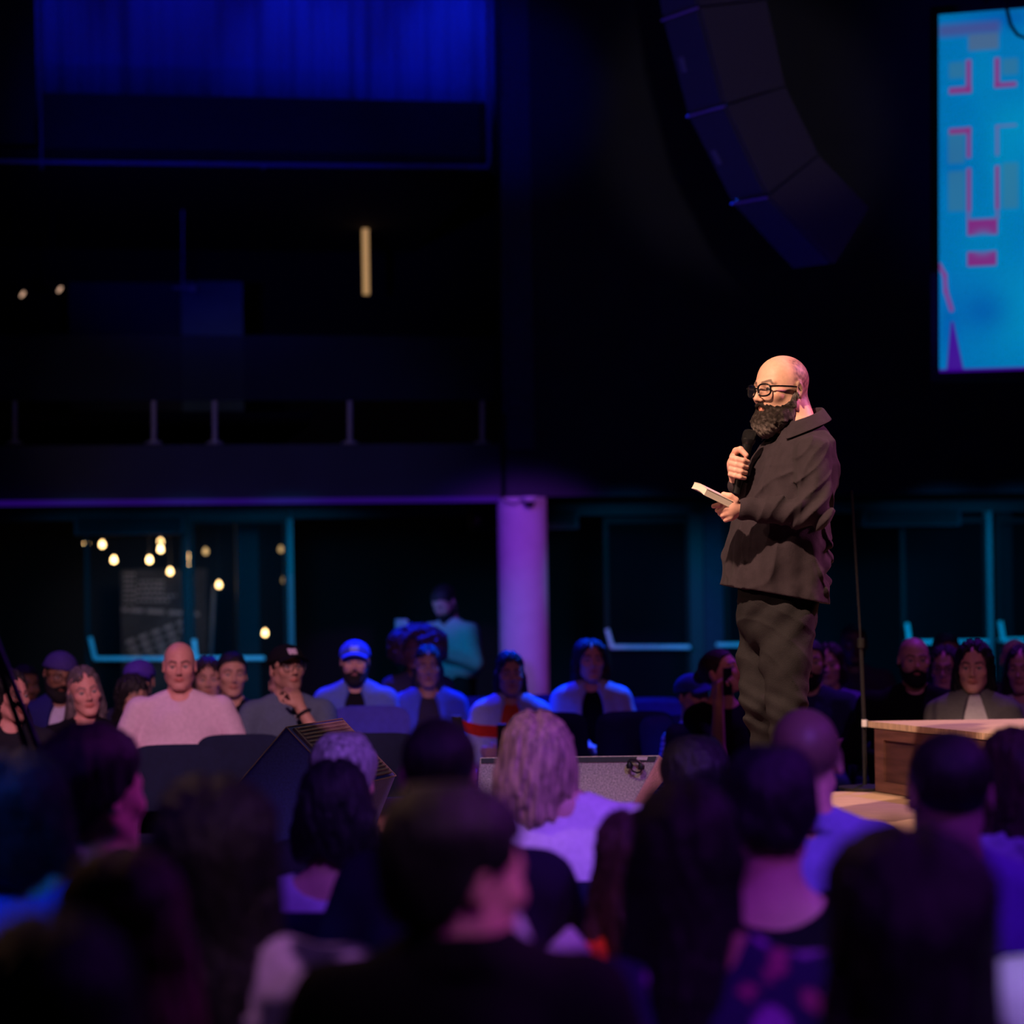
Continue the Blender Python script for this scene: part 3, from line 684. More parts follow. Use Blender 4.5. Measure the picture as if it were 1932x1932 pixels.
# foyer beyond the glass
wbox('wall_foyer', mat('foyer_wall', (.05, .045, .04), rough=.9), -400, 900, 620, 1400, 8.5, .1, zlo=0, zhi=3.4, **ST)
bd = empty('chalkboard', (0, 0, 0), label='tall black menu chalkboard with chalk writing seen through the left door', category='board'); bd.matrix_world = W.M
W.box(MB(), 229, 1074, 392, 1290, 4.0, .05, .005, zlo=.0).build('panel', mat('slate', (.045, .045, .055), rough=.9, noise=.3, nscale=5), bd)
ch = MB()
def stroke(x0, y0, x1, y1, th):
    A, B = W.pt(x0, y0, 3.99), W.pt(x1, y1, 3.99); u = (B-A).normalized(); v = Vector((-u.z, 0, u.x))*th/2; ch.prism([A-v, B-v, B+v, A+v], [p+Vector((0, .008, 0)) for p in (A-v, B-v, B+v, A+v)])
for i in range(7):
    for x in range(233, 254, 8): stroke(x, 1083+i*9, x+6, 1083+i*9, .02)
for j, (xa, xb) in enumerate([(262, 308), (258, 310), (256, 311), (255, 332), (258, 320)]):
    x = xa
    while x < xb: e = min(x+rng.uniform(4, 9), xb); stroke(x, 1097+j*9, e, 1097+j*9+rng.uniform(-1, 1), .022); x = e+2.5
for xa, xb in ((230, 241), (245, 270), (276, 310), (318, 352), (358, 376)): stroke(xa, 1150+(xa-230)*.06, xb, 1150+(xb-230)*.06, .035)
for i in range(4):
    for j in range(5): stroke(238+j*24+i*5, 1213+i*13-j*9, 254+j*24+i*5, 1207+i*13-j*9, .035)
ch.build('chalk_writing', mat('chalk', (.32, .30, .32), rough=1, noise=.5, nscale=60), bd)
sp = MB().tube([W.pt(404, 1105, 3.5), Vector((W.pt(388, 1300, 3.5).x, 3.5, .0))], .016, 8).build('metal_pole', mat('pole_grey', (.2, .22, .25), rough=.4), smooth=True, label='thin slanted grey pole standing beside the chalkboard', category='pole'); wput(sp)
bc = MB().tube([W.pt(356, 1100, 1.9), (W.pt(356, 1100, 1.9).x, 1.9, 3.0)], .004, 6)
for i in range(10): bc.lathe([(.001, .018), (.014, .010), (.018, 0), (.014, -.010), (.001, -.018)], W.pt(356, 1100+i*10.6, 1.9), 10)
wput(bc.build('bead_chain', mat('chain_metal', (.5, .52, .55), rough=.3), smooth=True, label='hanging bead chain in front of the chalkboard edge', category='chain'))
LB = [(163, 1024, 3, 1), (193, 1027, 3.3, 1), (215, 1056, 2.8, 1.1), (282, 1056, 3, 1.1), (303, 1022, 3.6, .9), (303, 1036, 2.7, .8), (321, 1078, 3.2, .9), (357, 1050, 3.2, .9), (361, 1064, 2.6, 1), (388, 1040, 4.5, .12), (413, 1103, 3, .8), (500, 1194, 3.4, .9), (455, 1033, 4.5, .06), (530, 1036, 5, .08), (536, 1094, 5, .04)]
pl = ['leftmost bulb of the hanging foyer cluster', 'second bulb from the left in the foyer cluster', 'low bulb under the left pair of foyer bulbs', 'bright bulb over the top left of the chalkboard', 'upper bulb of the close pair above the chalkboard', 'lower bulb of the close pair above the chalkboard', 'small low bulb in front of the chalkboard top', 'upper bulb of the pair beside the thin door frame', 'lower bright bulb of the pair beside the thin door frame', 'faint bulb just right of the thin door frame', 'single bulb at the top of the slanted pole', 'lowest bulb just above the man in the black cap', 'very faint bulb in front of the dim foyer column', 'faint bulb high beside the bright door frame', 'faintest bulb halfway down beside the bright door frame']
for (x, y, off, st), lb in zip(LB, pl):
    r = empty('pendant_bulb', (0, 0, 0), label=lb, category='lamp', group='pendant bulbs in the foyer'); r.matrix_world = W.M; q = W.pt(x, y, off)
    MB().lathe([(.004, .034), (.012, .026), (.022, .006), (.025, -.009), (.018, -.024), (.004, -.032)], q, 16).build('bulb', mat('bulb_glow_%.2f' % st, (1, .8, .5), emit=(1, .62, .24), es=10*st, noise=0), r, smooth=True)
    MB().lathe([(.014, .075), (.016, .040)], q, 12).tube([q+Vector((0, 0, .07)), (q.x, q.y, 3.0)], .004, 6).build('cord', M_BLACKPL, r)
wput(MB().box((x0, 1.3, 3.0), (W.c(620, 900)[0], 8.5, 3.1)).build('ceiling_foyer', M_BLACK, **ST))
dcol = wbox('trim_10', mat('foyer_post', (.03, .045, .055), rough=.7), 449, 960, 490, 1400, 2.6, .3, zlo=0, zhi=3.0, **ST)

q = W.M @ W.pt(300, 1010, 2.9)
spot('board_fill', W.M @ (W.pt(300, 1010, 2.4)), W.M @ W.pt(300, 1150, 4.0), (1, .75, .6), 26, 60, .8)  # added fill on the chalkboard, beyond what the bulbs give
# mezzanine: balusters, glass guard, lit slot, dim panel and built-in reflection
for i, (x, lb) in enumerate(((28, 'leftmost steel baluster on the balcony edge'), (290, 'second steel baluster from the left on the balcony edge'), (405, 'steel baluster under the dim blue reflection on the balcony edge'), (660, 'steel baluster below the upright amber slot of light'), (910, 'last steel baluster, by the pilaster on the balcony edge'))):
    r = empty('baluster', (0, 0, 0), label=lb, category='baluster', group='balusters on the balcony edge'); r.matrix_world = W.M
    q0, q1 = W.pt(x, 838, .12), W.pt(x, 756, .12)
    m_ = MB().tube([q0, q1], .022, 12); m_.build('post', mat('brushed_steel', (.42, .40, .42), rough=.45, metal=.3), r, smooth=True)
    MB().lathe([(.07, 0), (.07, .015), (.03, .03)], q0, 20).build('base_plate', MATS['brushed_steel'], r, smooth=True)
wput(W.box(MB(), -300, 632, 942, 756, .10, .012).build('glass_guard', glassmat('guard_glass', (.015, .02, .05), .6, .7), label='long dim glass guard panel running along the balcony balusters', category='glass guard'))
wbox('trim_11', mat('teal_reflection', (.10, .19, .24), rough=.8, noise=.3, nscale=1.5), 343, 531, 459, 776, 2.6, .08, **ST)  # a teal reflection, built as a solid board
wbox('trim_12', mat('dim_board_back', (.04, .05, .08), rough=.8), 130, 533, 342, 776, 2.9, .08, **ST)
wbox('light_slot', mat('amber_slot', (.6, .4, .2), emit=(.75, .42, .16), es=.55), 685, 405, 696, 555, 3.4, .05, label='narrow upright amber slot of light high on the dark mezzanine', category='light')
for x, y, lb in ((31, 549, 'small warm spotlight at the far left of the mezzanine'), (101, 540, 'dimmer small spotlight second from left on the mezzanine')):
    r = empty('mezzanine_spotlight', (0, 0, 0), label=lb, category='spotlight', group='small mezzanine spotlights'); r.matrix_world = W.M; q = W.pt(x, y, 2.2)
    MB().tube([q+Vector((-.06, 0, .05)), q+Vector((.05, -.03, -.03))], .035, 14).build('housing', M_BLACKPL, r, smooth=True)
    MB().tube([q+Vector((.05, -.03, -.03)), q+Vector((.056, -.032, -.035))], .030, 14).build('lens', mat('spot_glow', (.8, .6, .5), emit=(1, .6, .4), es=.8), r, smooth=True)
    MB().tube([q, (q.x, q.y, zu)], .008, 6).build('stem', M_BLACKPL, r)
r = wput(MB().tube([W.pt(326, 543, 2.4), W.pt(366, 544, 2.4)], .012, 8).tube([W.pt(345, 543, 2.4), (W.pt(346, 500, 2.4).x, 2.4, zu)], .008, 8).tube([W.pt(362, 543, 2.35), W.pt(369, 546, 2.35)], .03, 10).build('lamp_bracket', mat('bracket_metal', (.5, .48, .5), rough=.4), smooth=True, label='small T-shaped metal bracket hanging in front of the dim blue reflection', category='bracket'))
# upper gallery
wbox('wall_gallery', mat('gallery_panel', (.020, .030, .045), rough=.8), 76, 184, 918, 309, .15, .1, **ST)
wbox('wall_gallery_left', mat('gallery_side', (.03, .045, .05), rough=.8), -400, -300, 66, 309, .4, .1, **ST)
M_PIPE = mat('pipe_paint', (.30, .32, .40), rough=.5)
hp = empty('gallery_railing', (0, 0, 0), label='thin blue-lit pipe frame around the upper gallery opening', category='railing'); hp.matrix_world = W.M
for px_ in (78, 500, 921):
    q = W.pt(px_, 310, -.05); MB().tube([q, q+Vector((0, .2, 0))], .014, 8).build('bracket', MATS['pipe_paint'], hp, smooth=True)
MB().tube([W.pt(-100, 303, -.05), W.pt(460, 310, -.05), W.pt(920, 315, -.05)], .016, 10).build('rail', M_PIPE, hp, smooth=True)
MB().tube([(W.pt(922, -120, -.05).x, -.05, 8.6), W.pt(923, 306, -.05), W.pt(918, 315, -.05)], .014, 10).build('upright', M_PIPE, hp, smooth=True)
MB().tube([(W.pt(76, -120, -.05).x, -.05, 8.6), W.pt(78, 306, -.05)], .009, 8).build('upright', M_PIPE, hp, smooth=True)
# gallery curtain
cb = []; NX, NZ = 220, 4; xa, xb = W.c(60, 100, 1.5)[0], W.c(935, 100, 1.5)[0]
V = []; Fq = []
for j in range(NZ+1):
    for i in range(NX+1):
        u = i/NX; x = xa+(xb-xa)*u; V.append((x, 1.5+.02*math.sin(u*130+3*math.sin(u*9))+.03*math.sin(u*43+1), zu+.2+(8.5-zu-.2)*j/NZ))
for j in range(NZ):
    for i in range(NX): a = j*(NX+1)+i; Fq.append((a, a+1, a+NX+2, a+NX+1))
cu = bpy.data.objects.new('stage_curtain', mesh_from('stage_curtain', V, Fq, cloth('curtain', (.18, .2, .3)))); link(cu, label='wide curtain glowing blue in the upper gallery', category='curtain'); wput(cu)
md = cu.modifiers.new('solid', 'SOLIDIFY'); md.thickness = .01
def wloc(px, py, off): return W.M @ W.pt(px, py, off)
for px, pw, dz in ((60, 26, 0), (330, 30, .2), (560, 60, 0), (700, 34, 0), (860, 90, .0)):
    a = W.M @ Vector((W.c(px, 0, .8)[0], .75, 7.6+dz)); b = W.M @ Vector((W.c(px+6, 0, 1.5)[0], 1.5, 5.8)); spot('gallery_blue_lamp', a, b, (.005, .02, 1), pw*1.4, 60, 1, .08)
a = W.M @ Vector((W.c(500, 0, 1)[0], .4, 7.9)); area('gallery_wash_lamp', a, W.M @ Vector((W.c(500, 0, 1)[0], 1.5, 6.0)), (.01, .01, 1), 14, 3.6, .3)
# zone lights of the back of the hall, and added ambient fill
for px, e in ((180, 38), (380, 60), (560, 90), (1180, 90), (1480, 50), (1760, 90), (1900, 90)):
    spot('teal_door_lamp', W.M @ Vector((W.c(px, 1000, -.2)[0]-.3, -1.7, 2.22)), W.M @ Vector((W.c(px, 1000, 1.2)[0], 1.2, 1.1)), (.0, .30, .72), e*2.0, 50, .6)
spot('teal_standing_lamp', (-2.6, 15.8, 2.3), (-.5, 18.2, 1.2), (.0, .24, .62), 200, 32, .6)
spot('blue_fascia_lamp', (-.8, 13, 7), W.M @ Vector((W.c(560, 900)[0], 0, 2.5)), (.03, .04, 1), 190, 26, .9)
spot('blue_fascia_lamp', (-2.2, 14, 3.4), W.M @ Vector((W.c(400, 312)[0], 0, 5.0)), (.01, .01, 1), 260, 36, .8)
area('ambient_fill', (0, 5, 8.4), (0, 5, 0), (.12, .16, 1), 5, 12, 8)  # unseen blue area fills, added for the room's ambient level
area('ambient_fill', (0, 16, 8.4), (0, 16, 0), (.12, .16, 1), 6, 12, 5)

# ------------------------------------------------------------------ stage, riser, screen
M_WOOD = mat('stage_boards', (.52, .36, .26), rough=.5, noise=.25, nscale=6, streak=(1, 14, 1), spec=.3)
stg = empty('stage_platform', (0, 0, 0), label='low wooden stage platform the bearded speaker stands on', category='stage')
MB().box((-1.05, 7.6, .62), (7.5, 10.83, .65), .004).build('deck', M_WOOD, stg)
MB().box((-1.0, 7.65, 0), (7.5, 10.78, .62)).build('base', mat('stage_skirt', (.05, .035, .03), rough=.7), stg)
rs = empty('wooden_riser', (0, 0, 0), label='panelled brown wooden riser box at the right end of the stage', category='riser')
A = [(1.60, 10.80), (2.34, 8.72), (4.8, 8.72), (4.8, 10.80)]
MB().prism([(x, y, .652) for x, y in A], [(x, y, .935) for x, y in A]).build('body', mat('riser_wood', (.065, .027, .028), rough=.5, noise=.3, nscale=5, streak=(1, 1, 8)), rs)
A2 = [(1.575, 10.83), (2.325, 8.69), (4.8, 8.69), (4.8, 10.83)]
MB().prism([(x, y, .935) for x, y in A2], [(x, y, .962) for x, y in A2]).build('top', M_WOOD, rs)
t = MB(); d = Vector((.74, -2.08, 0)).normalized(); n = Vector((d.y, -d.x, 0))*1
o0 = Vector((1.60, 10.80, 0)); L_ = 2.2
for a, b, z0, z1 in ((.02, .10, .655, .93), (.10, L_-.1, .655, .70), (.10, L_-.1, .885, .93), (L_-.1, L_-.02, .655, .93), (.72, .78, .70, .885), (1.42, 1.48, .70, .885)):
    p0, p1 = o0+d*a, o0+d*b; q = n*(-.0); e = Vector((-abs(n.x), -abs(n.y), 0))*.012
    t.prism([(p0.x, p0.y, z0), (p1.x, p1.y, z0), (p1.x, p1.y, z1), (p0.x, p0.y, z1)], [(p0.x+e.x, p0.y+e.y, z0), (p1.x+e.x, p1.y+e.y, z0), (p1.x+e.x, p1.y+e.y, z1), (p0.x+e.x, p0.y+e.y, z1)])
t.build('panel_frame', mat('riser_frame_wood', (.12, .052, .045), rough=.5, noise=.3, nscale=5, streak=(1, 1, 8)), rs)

SCF = Frame(17.6, -.36)
sc = empty('led_screen', (0, 0, 0), label='tall bright cyan screen showing a cross outline at the upper right', category='screen'); sc.matrix_world = SCF.M @ Matrix.Translation((SCF.c(1771, 28)[0], 0, SCF.c(1771, 28)[1])) @ Matrix.Rotation(.013, 4, 'Y') @ Matrix.Translation((-SCF.c(1771, 28)[0], 0, -SCF.c(1771, 28)[1]))
x0, ztop = SCF.c(1771, 28); xe = SCF.c(2110, 300)[0]; zbot = SCF.c(1772, 703)[1]
NX, NZ = 230, 380; gx, gz = np.meshgrid(np.linspace(0, 1, NX+1), np.linspace(0, 1, NZ+1))
Vv = np.stack([x0+(xe-x0)*gx.ravel(), np.zeros(gx.size), zbot+(ztop-zbot)*gz.ravel()], 1)
# picture coordinates: px right of the left edge, py down (frame pixels)
S_ = 1772.0; PXs = S_+gx.ravel()*338*1.0; PYs = 28+(1-gz.ravel())*675
c = np.tile(np.array((.0, .22, .62), f32), (gx.size, 1))
def blend(m, col): c[:] = c*(1-m[:, None])+np.array(col, f32)*m[:, None]
def soft(x0, x1, y0, y1, s=3): return ss(x0-s, x0+s, PXs)*ss(x1+s, x1-s, PXs)*ss(y0-s, y0+s, PYs)*ss(y1+s, y1-s, PYs)
def blob(x, y, rx, ry): return np.exp(-(((PXs-x)/rx)**2+((PYs-y)/ry)**2))
for x, y, rx, ry, a in ((1925, 250, 60, 60, .8), (1900, 330, 40, 80, .5), (1860, 140, 30, 60, .4), (1925, 590, 60, 90, .8), (1860, 460, 50, 60, .3), (2000, 300, 80, 200, .5)): blend(blob(x, y, rx, ry)*a, (.0, .34, .68))
for x, y, rx, ry, a in ((1860, 590, 50, 40, .6), (1790, 620, 20, 60, .5), (1900, 45, 80, 20, .6), (1800, 300, 30, 40, .3)): blend(blob(x, y, rx, ry)*a, (.0, .09, .5))
blend(soft(1772, 1890, 48, 70, 8)*.8, (.08, .09, .34)); blend(soft(1830, 1888, 70, 100, 4)*.8, (.10, .17, .30))
for r_ in ((1792, 1822, 120, 150), (1895, 1925, 120, 150), (1790, 1822, 250, 310), (1790, 1822, 325, 400), (1895, 1925, 315, 400)): blend(soft(*r_, 5)*.5, (.06, .22, .30))
R1 = (.30, .035, .26); R2 = (.28, .02, .26)
for r_ in ((1825, 1835, 117, 178), (1792, 1835, 167, 179), (1880, 1890, 117, 172), (1880, 1922, 164, 173), (1792, 1834, 244, 255), (1826, 1834, 244, 301), (1826, 1834, 321, 402), (1881, 1889, 319, 400)): blend(soft(*r_, 2.5)*.9, R1)
for r_ in ((1882, 1888, 244, 300), (1882, 1922, 243, 247), (1882, 1888, 400, 418), (1826, 1833, 402, 418), (1826, 1886, 416, 420)): blend(soft(*r_, 2)*.45, R1)
blend(soft(1827, 1885, 419, 447, 2)*.95*(1-blob(1857, 455, 18, 14)), R2); blend(soft(1827, 1883, 478, 505, 2)*.95*(1-blob(1857, 470, 18, 13)), R2)
zz = [(1772, 500), (1783, 520), (1785, 550), (1796, 585)]
for (a0, b0), (a1, b1) in zip(zz, zz[1:]):
    tt = np.clip(((PXs-a0)*(a1-a0)+(PYs-b0)*(b1-b0))/((a1-a0)**2+(b1-b0)**2), 0, 1); dd = np.hypot(PXs-a0-tt*(a1-a0), PYs-b0-tt*(b1-b0)); blend(ss(6, 2, dd)*.85, (.30, .04, .30))
wdt = np.clip((PYs-605)/90, 0, 1)*14+2; blend(ss(2, -2, np.abs(PXs-1798-(PYs-620)*.06)-wdt)*(PYs > 608)*.95, (.07, .0, .36))
blend(ss(694, 700, PYs), (.05, .0, .30))
me = mesh_from('display', Vv, [(j*(NX+1)+i, j*(NX+1)+i+1, (j+1)*(NX+1)+i+1, (j+1)*(NX+1)+i) for j in range(NZ) for i in range(NX)], mat('screen_base', (.01, .01, .01)), c)
m = bpy.data.materials.new('screen_picture'); m.use_nodes = True; nt = m.node_tree; b = nt.nodes['Principled BSDF']; b.inputs['Base Color'].default_value = (.005, .005, .005, 1)
at = nt.nodes.new('ShaderNodeVertexColor'); at.layer_name = 'Col'; nt.links.new(at.outputs[0], b.inputs['Emission Color']); b.inputs['Emission Strength'].default_value = .72
me.materials[0] = m; link(bpy.data.objects.new('display', me), sc)
fr = MB().box((x0-.06, .01, zbot-.06), (xe+.06, .14, ztop+.06)).tube([(x0+.3, .1, ztop), (x0+.3, .1, 8.6)], .02, 8).tube([(xe-.3, .1, ztop), (xe-.3, .1, 8.6)], .02, 8); fr.build('casing', M_BLACKPL, sc)
wc_ = MB(); pts = [Vector((SCF.pt(1896, -20, -.6).x, -.6, 8.6)), SCF.pt(1896, -20, -.6), SCF.pt(1899, 15, -.6), SCF.pt(1907, 48, -.6), SCF.pt(1920, 66, -.6), SCF.pt(1936, 72, -.6), SCF.pt(1960, 50, -.6), SCF.pt(1965, -20, -.6), Vector((SCF.pt(1965, -20, -.6).x, -.6, 8.6))]
cbl = wc_.tube(pts, .012, 8).build('hanging_cable', M_BLACKPL, smooth=True, label='thin dark cable looping down across the top of the cyan screen', category='cable'); cbl.matrix_world = SCF.M

# ------------------------------------------------------------------ line array loudspeaker
la = empty('line_array_speaker', P(1380, 0, 15), label='curved column of black loudspeaker cabinets hanging above the stage', category='loudspeaker')
inv = Matrix.Translation(-la.location)
ew = (P(1262, 25, 15.42)-P(1322, 13, 15)); ew.z -= .02
side = [[(1258, -200), (1390, -220), (1392, 2-14), (1308, -2)], None]
cabs = [[(1290, -150), (1395, -165), (1446, -2), (1321, 11)], [(1322, 14), (1447, 0), (1482, 161), (1370, 196)], [(1371, 199), (1483, 163), (1545, 291), (1450, 366)], [(1451, 369), (1546, 293), (1641, 392), (1577, 497)]]
fr2 = [[(1225, -130), (1252, 34)], [(1253, 38), (1300, 215)], [(1301, 218), (1382, 378)], [(1384, 381), (1440, 450), (1500, 507)]]
M_CAB = mat('cabinet_black', (.055, .050, .052), rough=.75, noise=.25, nscale=90, bump=.3, bscale=260); M_GRL = mat('cabinet_grille', (.05, .05, .085), rough=.6, noise=.3, nscale=140)
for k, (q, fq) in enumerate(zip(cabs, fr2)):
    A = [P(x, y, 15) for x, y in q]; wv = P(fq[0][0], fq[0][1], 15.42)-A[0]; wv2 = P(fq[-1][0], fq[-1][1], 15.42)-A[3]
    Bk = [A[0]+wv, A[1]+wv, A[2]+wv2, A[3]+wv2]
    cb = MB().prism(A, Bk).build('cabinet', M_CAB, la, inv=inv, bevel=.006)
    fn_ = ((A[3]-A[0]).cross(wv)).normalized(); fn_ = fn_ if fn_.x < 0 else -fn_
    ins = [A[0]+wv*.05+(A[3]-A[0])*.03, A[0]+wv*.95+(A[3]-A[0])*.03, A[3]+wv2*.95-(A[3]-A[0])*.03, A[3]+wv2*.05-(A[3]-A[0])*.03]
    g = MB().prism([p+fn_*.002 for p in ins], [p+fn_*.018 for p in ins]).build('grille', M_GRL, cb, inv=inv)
    MB().tube([A[0]+fn_*.02, A[0]+wv+fn_*.02], .007, 6).build('joint_highlight', mat('highlight_violet', (.35, .2, .6), rough=.4), cb, inv=inv)  # rim highlight along the front joint, built as a lighter violet tube
    c0 = (A[0]+A[3])/2+wv*.75+fn_*.019; u = (A[3]-A[0]).normalized()*.05; v = wv.normalized()*.03
    MB().prism([c0-u-v, c0+u-v, c0+u+v, c0-u+v], [p+fn_*.003 for p in (c0-u-v, c0+u-v, c0+u+v, c0-u+v)]).build('badge', mat('badge_grey', (.14, .14, .2), rough=.5), g, inv=inv)
MB().box((-.25, -.1, 1.0), (.35, .5, 1.06)).tube([(.05, .2, 1.0), (.05, .2, 8.6-la.location.z)], .02, 8).build('rigging_frame', M_BLACKPL, la)
# ------------------------------------------------------------------ the speaker
def H(px, py, dy=0.): return np.array(P(px, py, 9+dy), f32)
SZ = .65
hb = V3(.99, 9.0, SZ); TB = math.radians(-60)
fv = V3(math.sin(TB), -math.cos(TB), 0); lv = V3(-fv[1], fv[0], 0)
HS = 1.07; Rh = rotm(math.radians(-56), math.radians(-2), 0)
hc = H(1472, 671, 0); hc[2] -= .122*HS
def loft(p, secs, k=0):
    """secs: (z, cx, cy, a, b), a along fv, b along lv"""
    s = np.array(sorted(secs), f32); z = p[:, 2]
    cx, cy, a, b = [np.interp(z, s[:, 0], s[:, i]).astype(f32) for i in (1, 2, 3, 4)]
    q0 = (p[:, 0]-cx)*fv[0]+(p[:, 1]-cy)*fv[1]; q1 = (p[:, 0]-cx)*lv[0]+(p[:, 1]-cy)*lv[1]
    d = (np.sqrt((q0/a)**2+(q1/b)**2)-1)*np.minimum(a, b)
    return np.maximum(d, np.maximum(z-s[-1, 0], s[0, 0]-z)), q0, q1
def sec(py, px, a, b, dy=0): q = H(px, py, dy); return (q[2], q[0], q[1], a, b)
TS = [sec(786, 1511, .062, .068), sec(800, 1509, .072, .085), sec(815, 1507, .088, .120), sec(836, 1504, .110, .165), sec(880, 1496, .145, .195), sec(930, 1487, .155, .195), sec(985, 1474, .165, .200), sec(1060, 1465, .172, .210), sec(1150, 1460, .185, .220)]
SH = H(1534, 856, -.19); EL = H(1536, 966, -.25); WR = H(1402, 961, -.235)
SF = H(1472, 856, .17); EF = H(1432, 985, .16); WF = H(1391, 915, .0)
def hbody(p):
    d = head_d((p-hc)@Rh/HS, True, 1.05)*HS
    d = smin(d, cap(p, hc+Rh@V3(0, .045, -.03)*HS, H(1509, 815, .0), .062, .070), .022)
    t, _, _ = loft(p, TS); d = smin(d, np.maximum(t+.02, 1.80-p[:, 2]), .03)
    for a, b, c in ((SH, EL, WR), (SF, EF, WF)): d = smin(d, chain(p, [a, b, c], [.052, .042, .029], .01), .02)
    # near hand holding the book
    pc_ = H(1378, 959, -.255)
    R_ = rotm(0, 0, 0); hd = smin(ell(p, pc_, (.030, .026, .047)), cap(p, WR, pc_, .029, .030), .015)
    for a, b, c, r in ((H(1371, 949, -.27), H(1358, 952, -.275), H(1346, 955, -.27), .0100), (H(1370, 958, -.275), H(1360, 963, -.265), H(1353, 963, -.235), .0102), (H(1373, 968, -.27), H(1363, 972, -.26), H(1358, 969, -.225), .0100), (H(1378, 977, -.265), H(1369, 981, -.255), H(1364, 976, -.225), .0090), (H(1388, 944, -.27), H(1378, 936, -.275), H(1365, 933, -.265), .0115)):
        hd = smin(hd, chain(p, [pc_+(a-pc_)*.55, a, b, c], [.015, r*1.1, r, r*.88], .003), .005)
    d = smin(d, hd, .008)
    # far hand round the microphone
    pm = H(1386, 877, -.035); hd = smin(ell(p, pm, (.021, .032, .042)), cap(p, WF, pm, .027, .028), .015)
    for i in range(4):
        y = 864+10.3*i; sx = -1.9*i; r = (.0105, .0107, .0102, .0094)[i]
        hd = smin(hd, chain(p, [H(1384+sx*.3, y-1, -.03), H(1382+sx*.6, y, -.075), H(1391+sx*.8, y+2.5, -.105), H(1402+sx, y+5, -.108), H(1411+sx, y+7, -.094)], [.014, r*1.15, r*1.05, r, r*.85], .002), .0035)
    hd = smin(hd, chain(p, [H(1384, 862, -.02), H(1389, 851, -.060), H(1397, 848, -.090), H(1408, 859, -.100)], [.016, .0135, .0118, .0100], .004), .005)
    d = smin(d, hd, .006)
    return d
def hcolf(V):
    q = (V-hc)@Rh/HS; c = headcol(q, (.80, .46, .33), (.05, .035, .03), 0, .0)
    x, y, z = np.abs(q[:, 0]), q[:, 1], q[:, 2]
    m = ss(.0, .03, y+.018+.06*ss(.05, .1, z)*0)*ss(-.03, .0, z+.55*y+.0)*ss(.120, .098, z)*np.clip(.72+.35*nz(q, 260, 3), 0, 1); c[:] = c*(1-m[:, None])+np.array((.16, .09, .07), f32)*m[:, None]
    nk = z < -.13; c[nk] = (.78, .43, .31); hand = V[:, 2] < hc[2]-.2; c[hand] = (.86, .47, .37); return c
hero = sdf_obj('person', hbody, (.66, 8.62, 1.28), (1.30, 9.36, 2.5), .0034, M_SKIN, None, hcolf, 1, label='bald bearded speaker in glasses and black shirt standing with a microphone and book', category='person')
setp(hero)
def waist(p):   # loose overshirt
    t, q0, q1 = loft(p, TS); x, y, z = p[:, 0], p[:, 1], p[:, 2]
    low = ss(1.95, 1.55, z); ang = np.arctan2(q1, q0)
    t = t-.004+low*.008*np.sin(ang*7+z*3)+low*.004*np.sin(ang*15+2+z*2)
    t = t+.010*nz(np.stack([q0*1.0+z*.6, q1, z*.55-q0*.4], 1), 24, .7)*ss(2.3, 2.0, z)+.0025*nz(p, 55, 2)
    bk = ss(-.02, -.12, q0)*ss(1.78, 1.72, z)*ss(1.50, 1.58, z); t = t+bk*.010*np.sin(z*75+q1*14+q0*20)
    cr = lambda a: (1-np.abs(np.sin(a)))**3
    t = t-.009*cr(q0*20+z*13+1.6*nz(p, 7, 1)+.5)*ss(2.25, 2.1, z)*ss(-.02, .06, q0)-.010*cr(z*24-q0*30+2*nz(p, 8, 2))*ss(.02, -.06, q0)*ss(2.1, 1.9, z)
    ar = smin(cap(p, SH, EL, .064, .058), cap(p, EL, EL+(WR-EL)*.97, .057, .040), .012)
    el = np.sqrt(((p-EL)**2).sum(1)); u = (p-EL)@((WR-EL)/np.linalg.norm(WR-EL))
    ar = ar+ss(.19, .04, el)*.009*np.sin(u*80+z*60+2*nz(p, 14))+.003*np.sin(u*70+x*8+z*30)*ss(.05, .12, u)+.004*nz(p, 35, 4)-.007*cr((p-SH)@((EL-SH)*60)+x*22+2*nz(p, 9))*ss(.0, .1, 2.22-z)-.006*cr(u*38+z*26+nz(p, 9, 3)*2)*ss(.24, .1, u)
    af = smin(cap(p, SF, EF, .062, .055), cap(p, EF, EF+(WF-EF)*.98, .055, .038), .015)
    seam = np.abs(cap(p, SH+V3(-.02, .0, .02), SH+V3(.012, .0, -.12), .082, .10))-.002
    d = smin(t, ar, .032); d = smin(d, af, .02)
    return d, q0, q1
h0, h1 = H(1359, 1103), H(1560, 1140)
def hshirt(p):
    d, q0, q1 = waist(p); z = p[:, 2]
    hem = h0[2]+(p[:, 0]-h0[0])/(h1[0]-h0[0])*(h1[2]-h0[2])
    step = .018*ss(.03, .05, np.abs(q1+.06))*0
    t, _, _ = loft(p, TS); hol = np.maximum(t+.022, z-(hem+.16))
    d = smax(d, -hol, .004); d = smax(d, hem-z+step, .003)
    d = smax(d, -cap(p, H(1510, 806), H(1500, 740), .078, .090), .006)
    nk = H(1448, 818, -.03); d = smax(d, -ell(p, nk, (.060, .06, .040)), .006)
    # front placket edge standing proud
    pl_ = smax(np.abs(q1-.035)-.017, -q0, .003); d = d-np.where((pl_ < 0) & (q0 > 0), .0035, 0)*ss(0, .01, q0)
    return d
M_SHIRT = mat('overshirt_cotton', (.038, .028, .037), rough=.85, bump=.3, bscale=420, noise=.12, nscale=40, sheen=.03, spec=.15)
sh_o = sdf_obj('overshirt', hshirt, (.64, 8.60, 1.42), (1.32, 9.36, 2.32), .0042, M_SHIRT, hero)
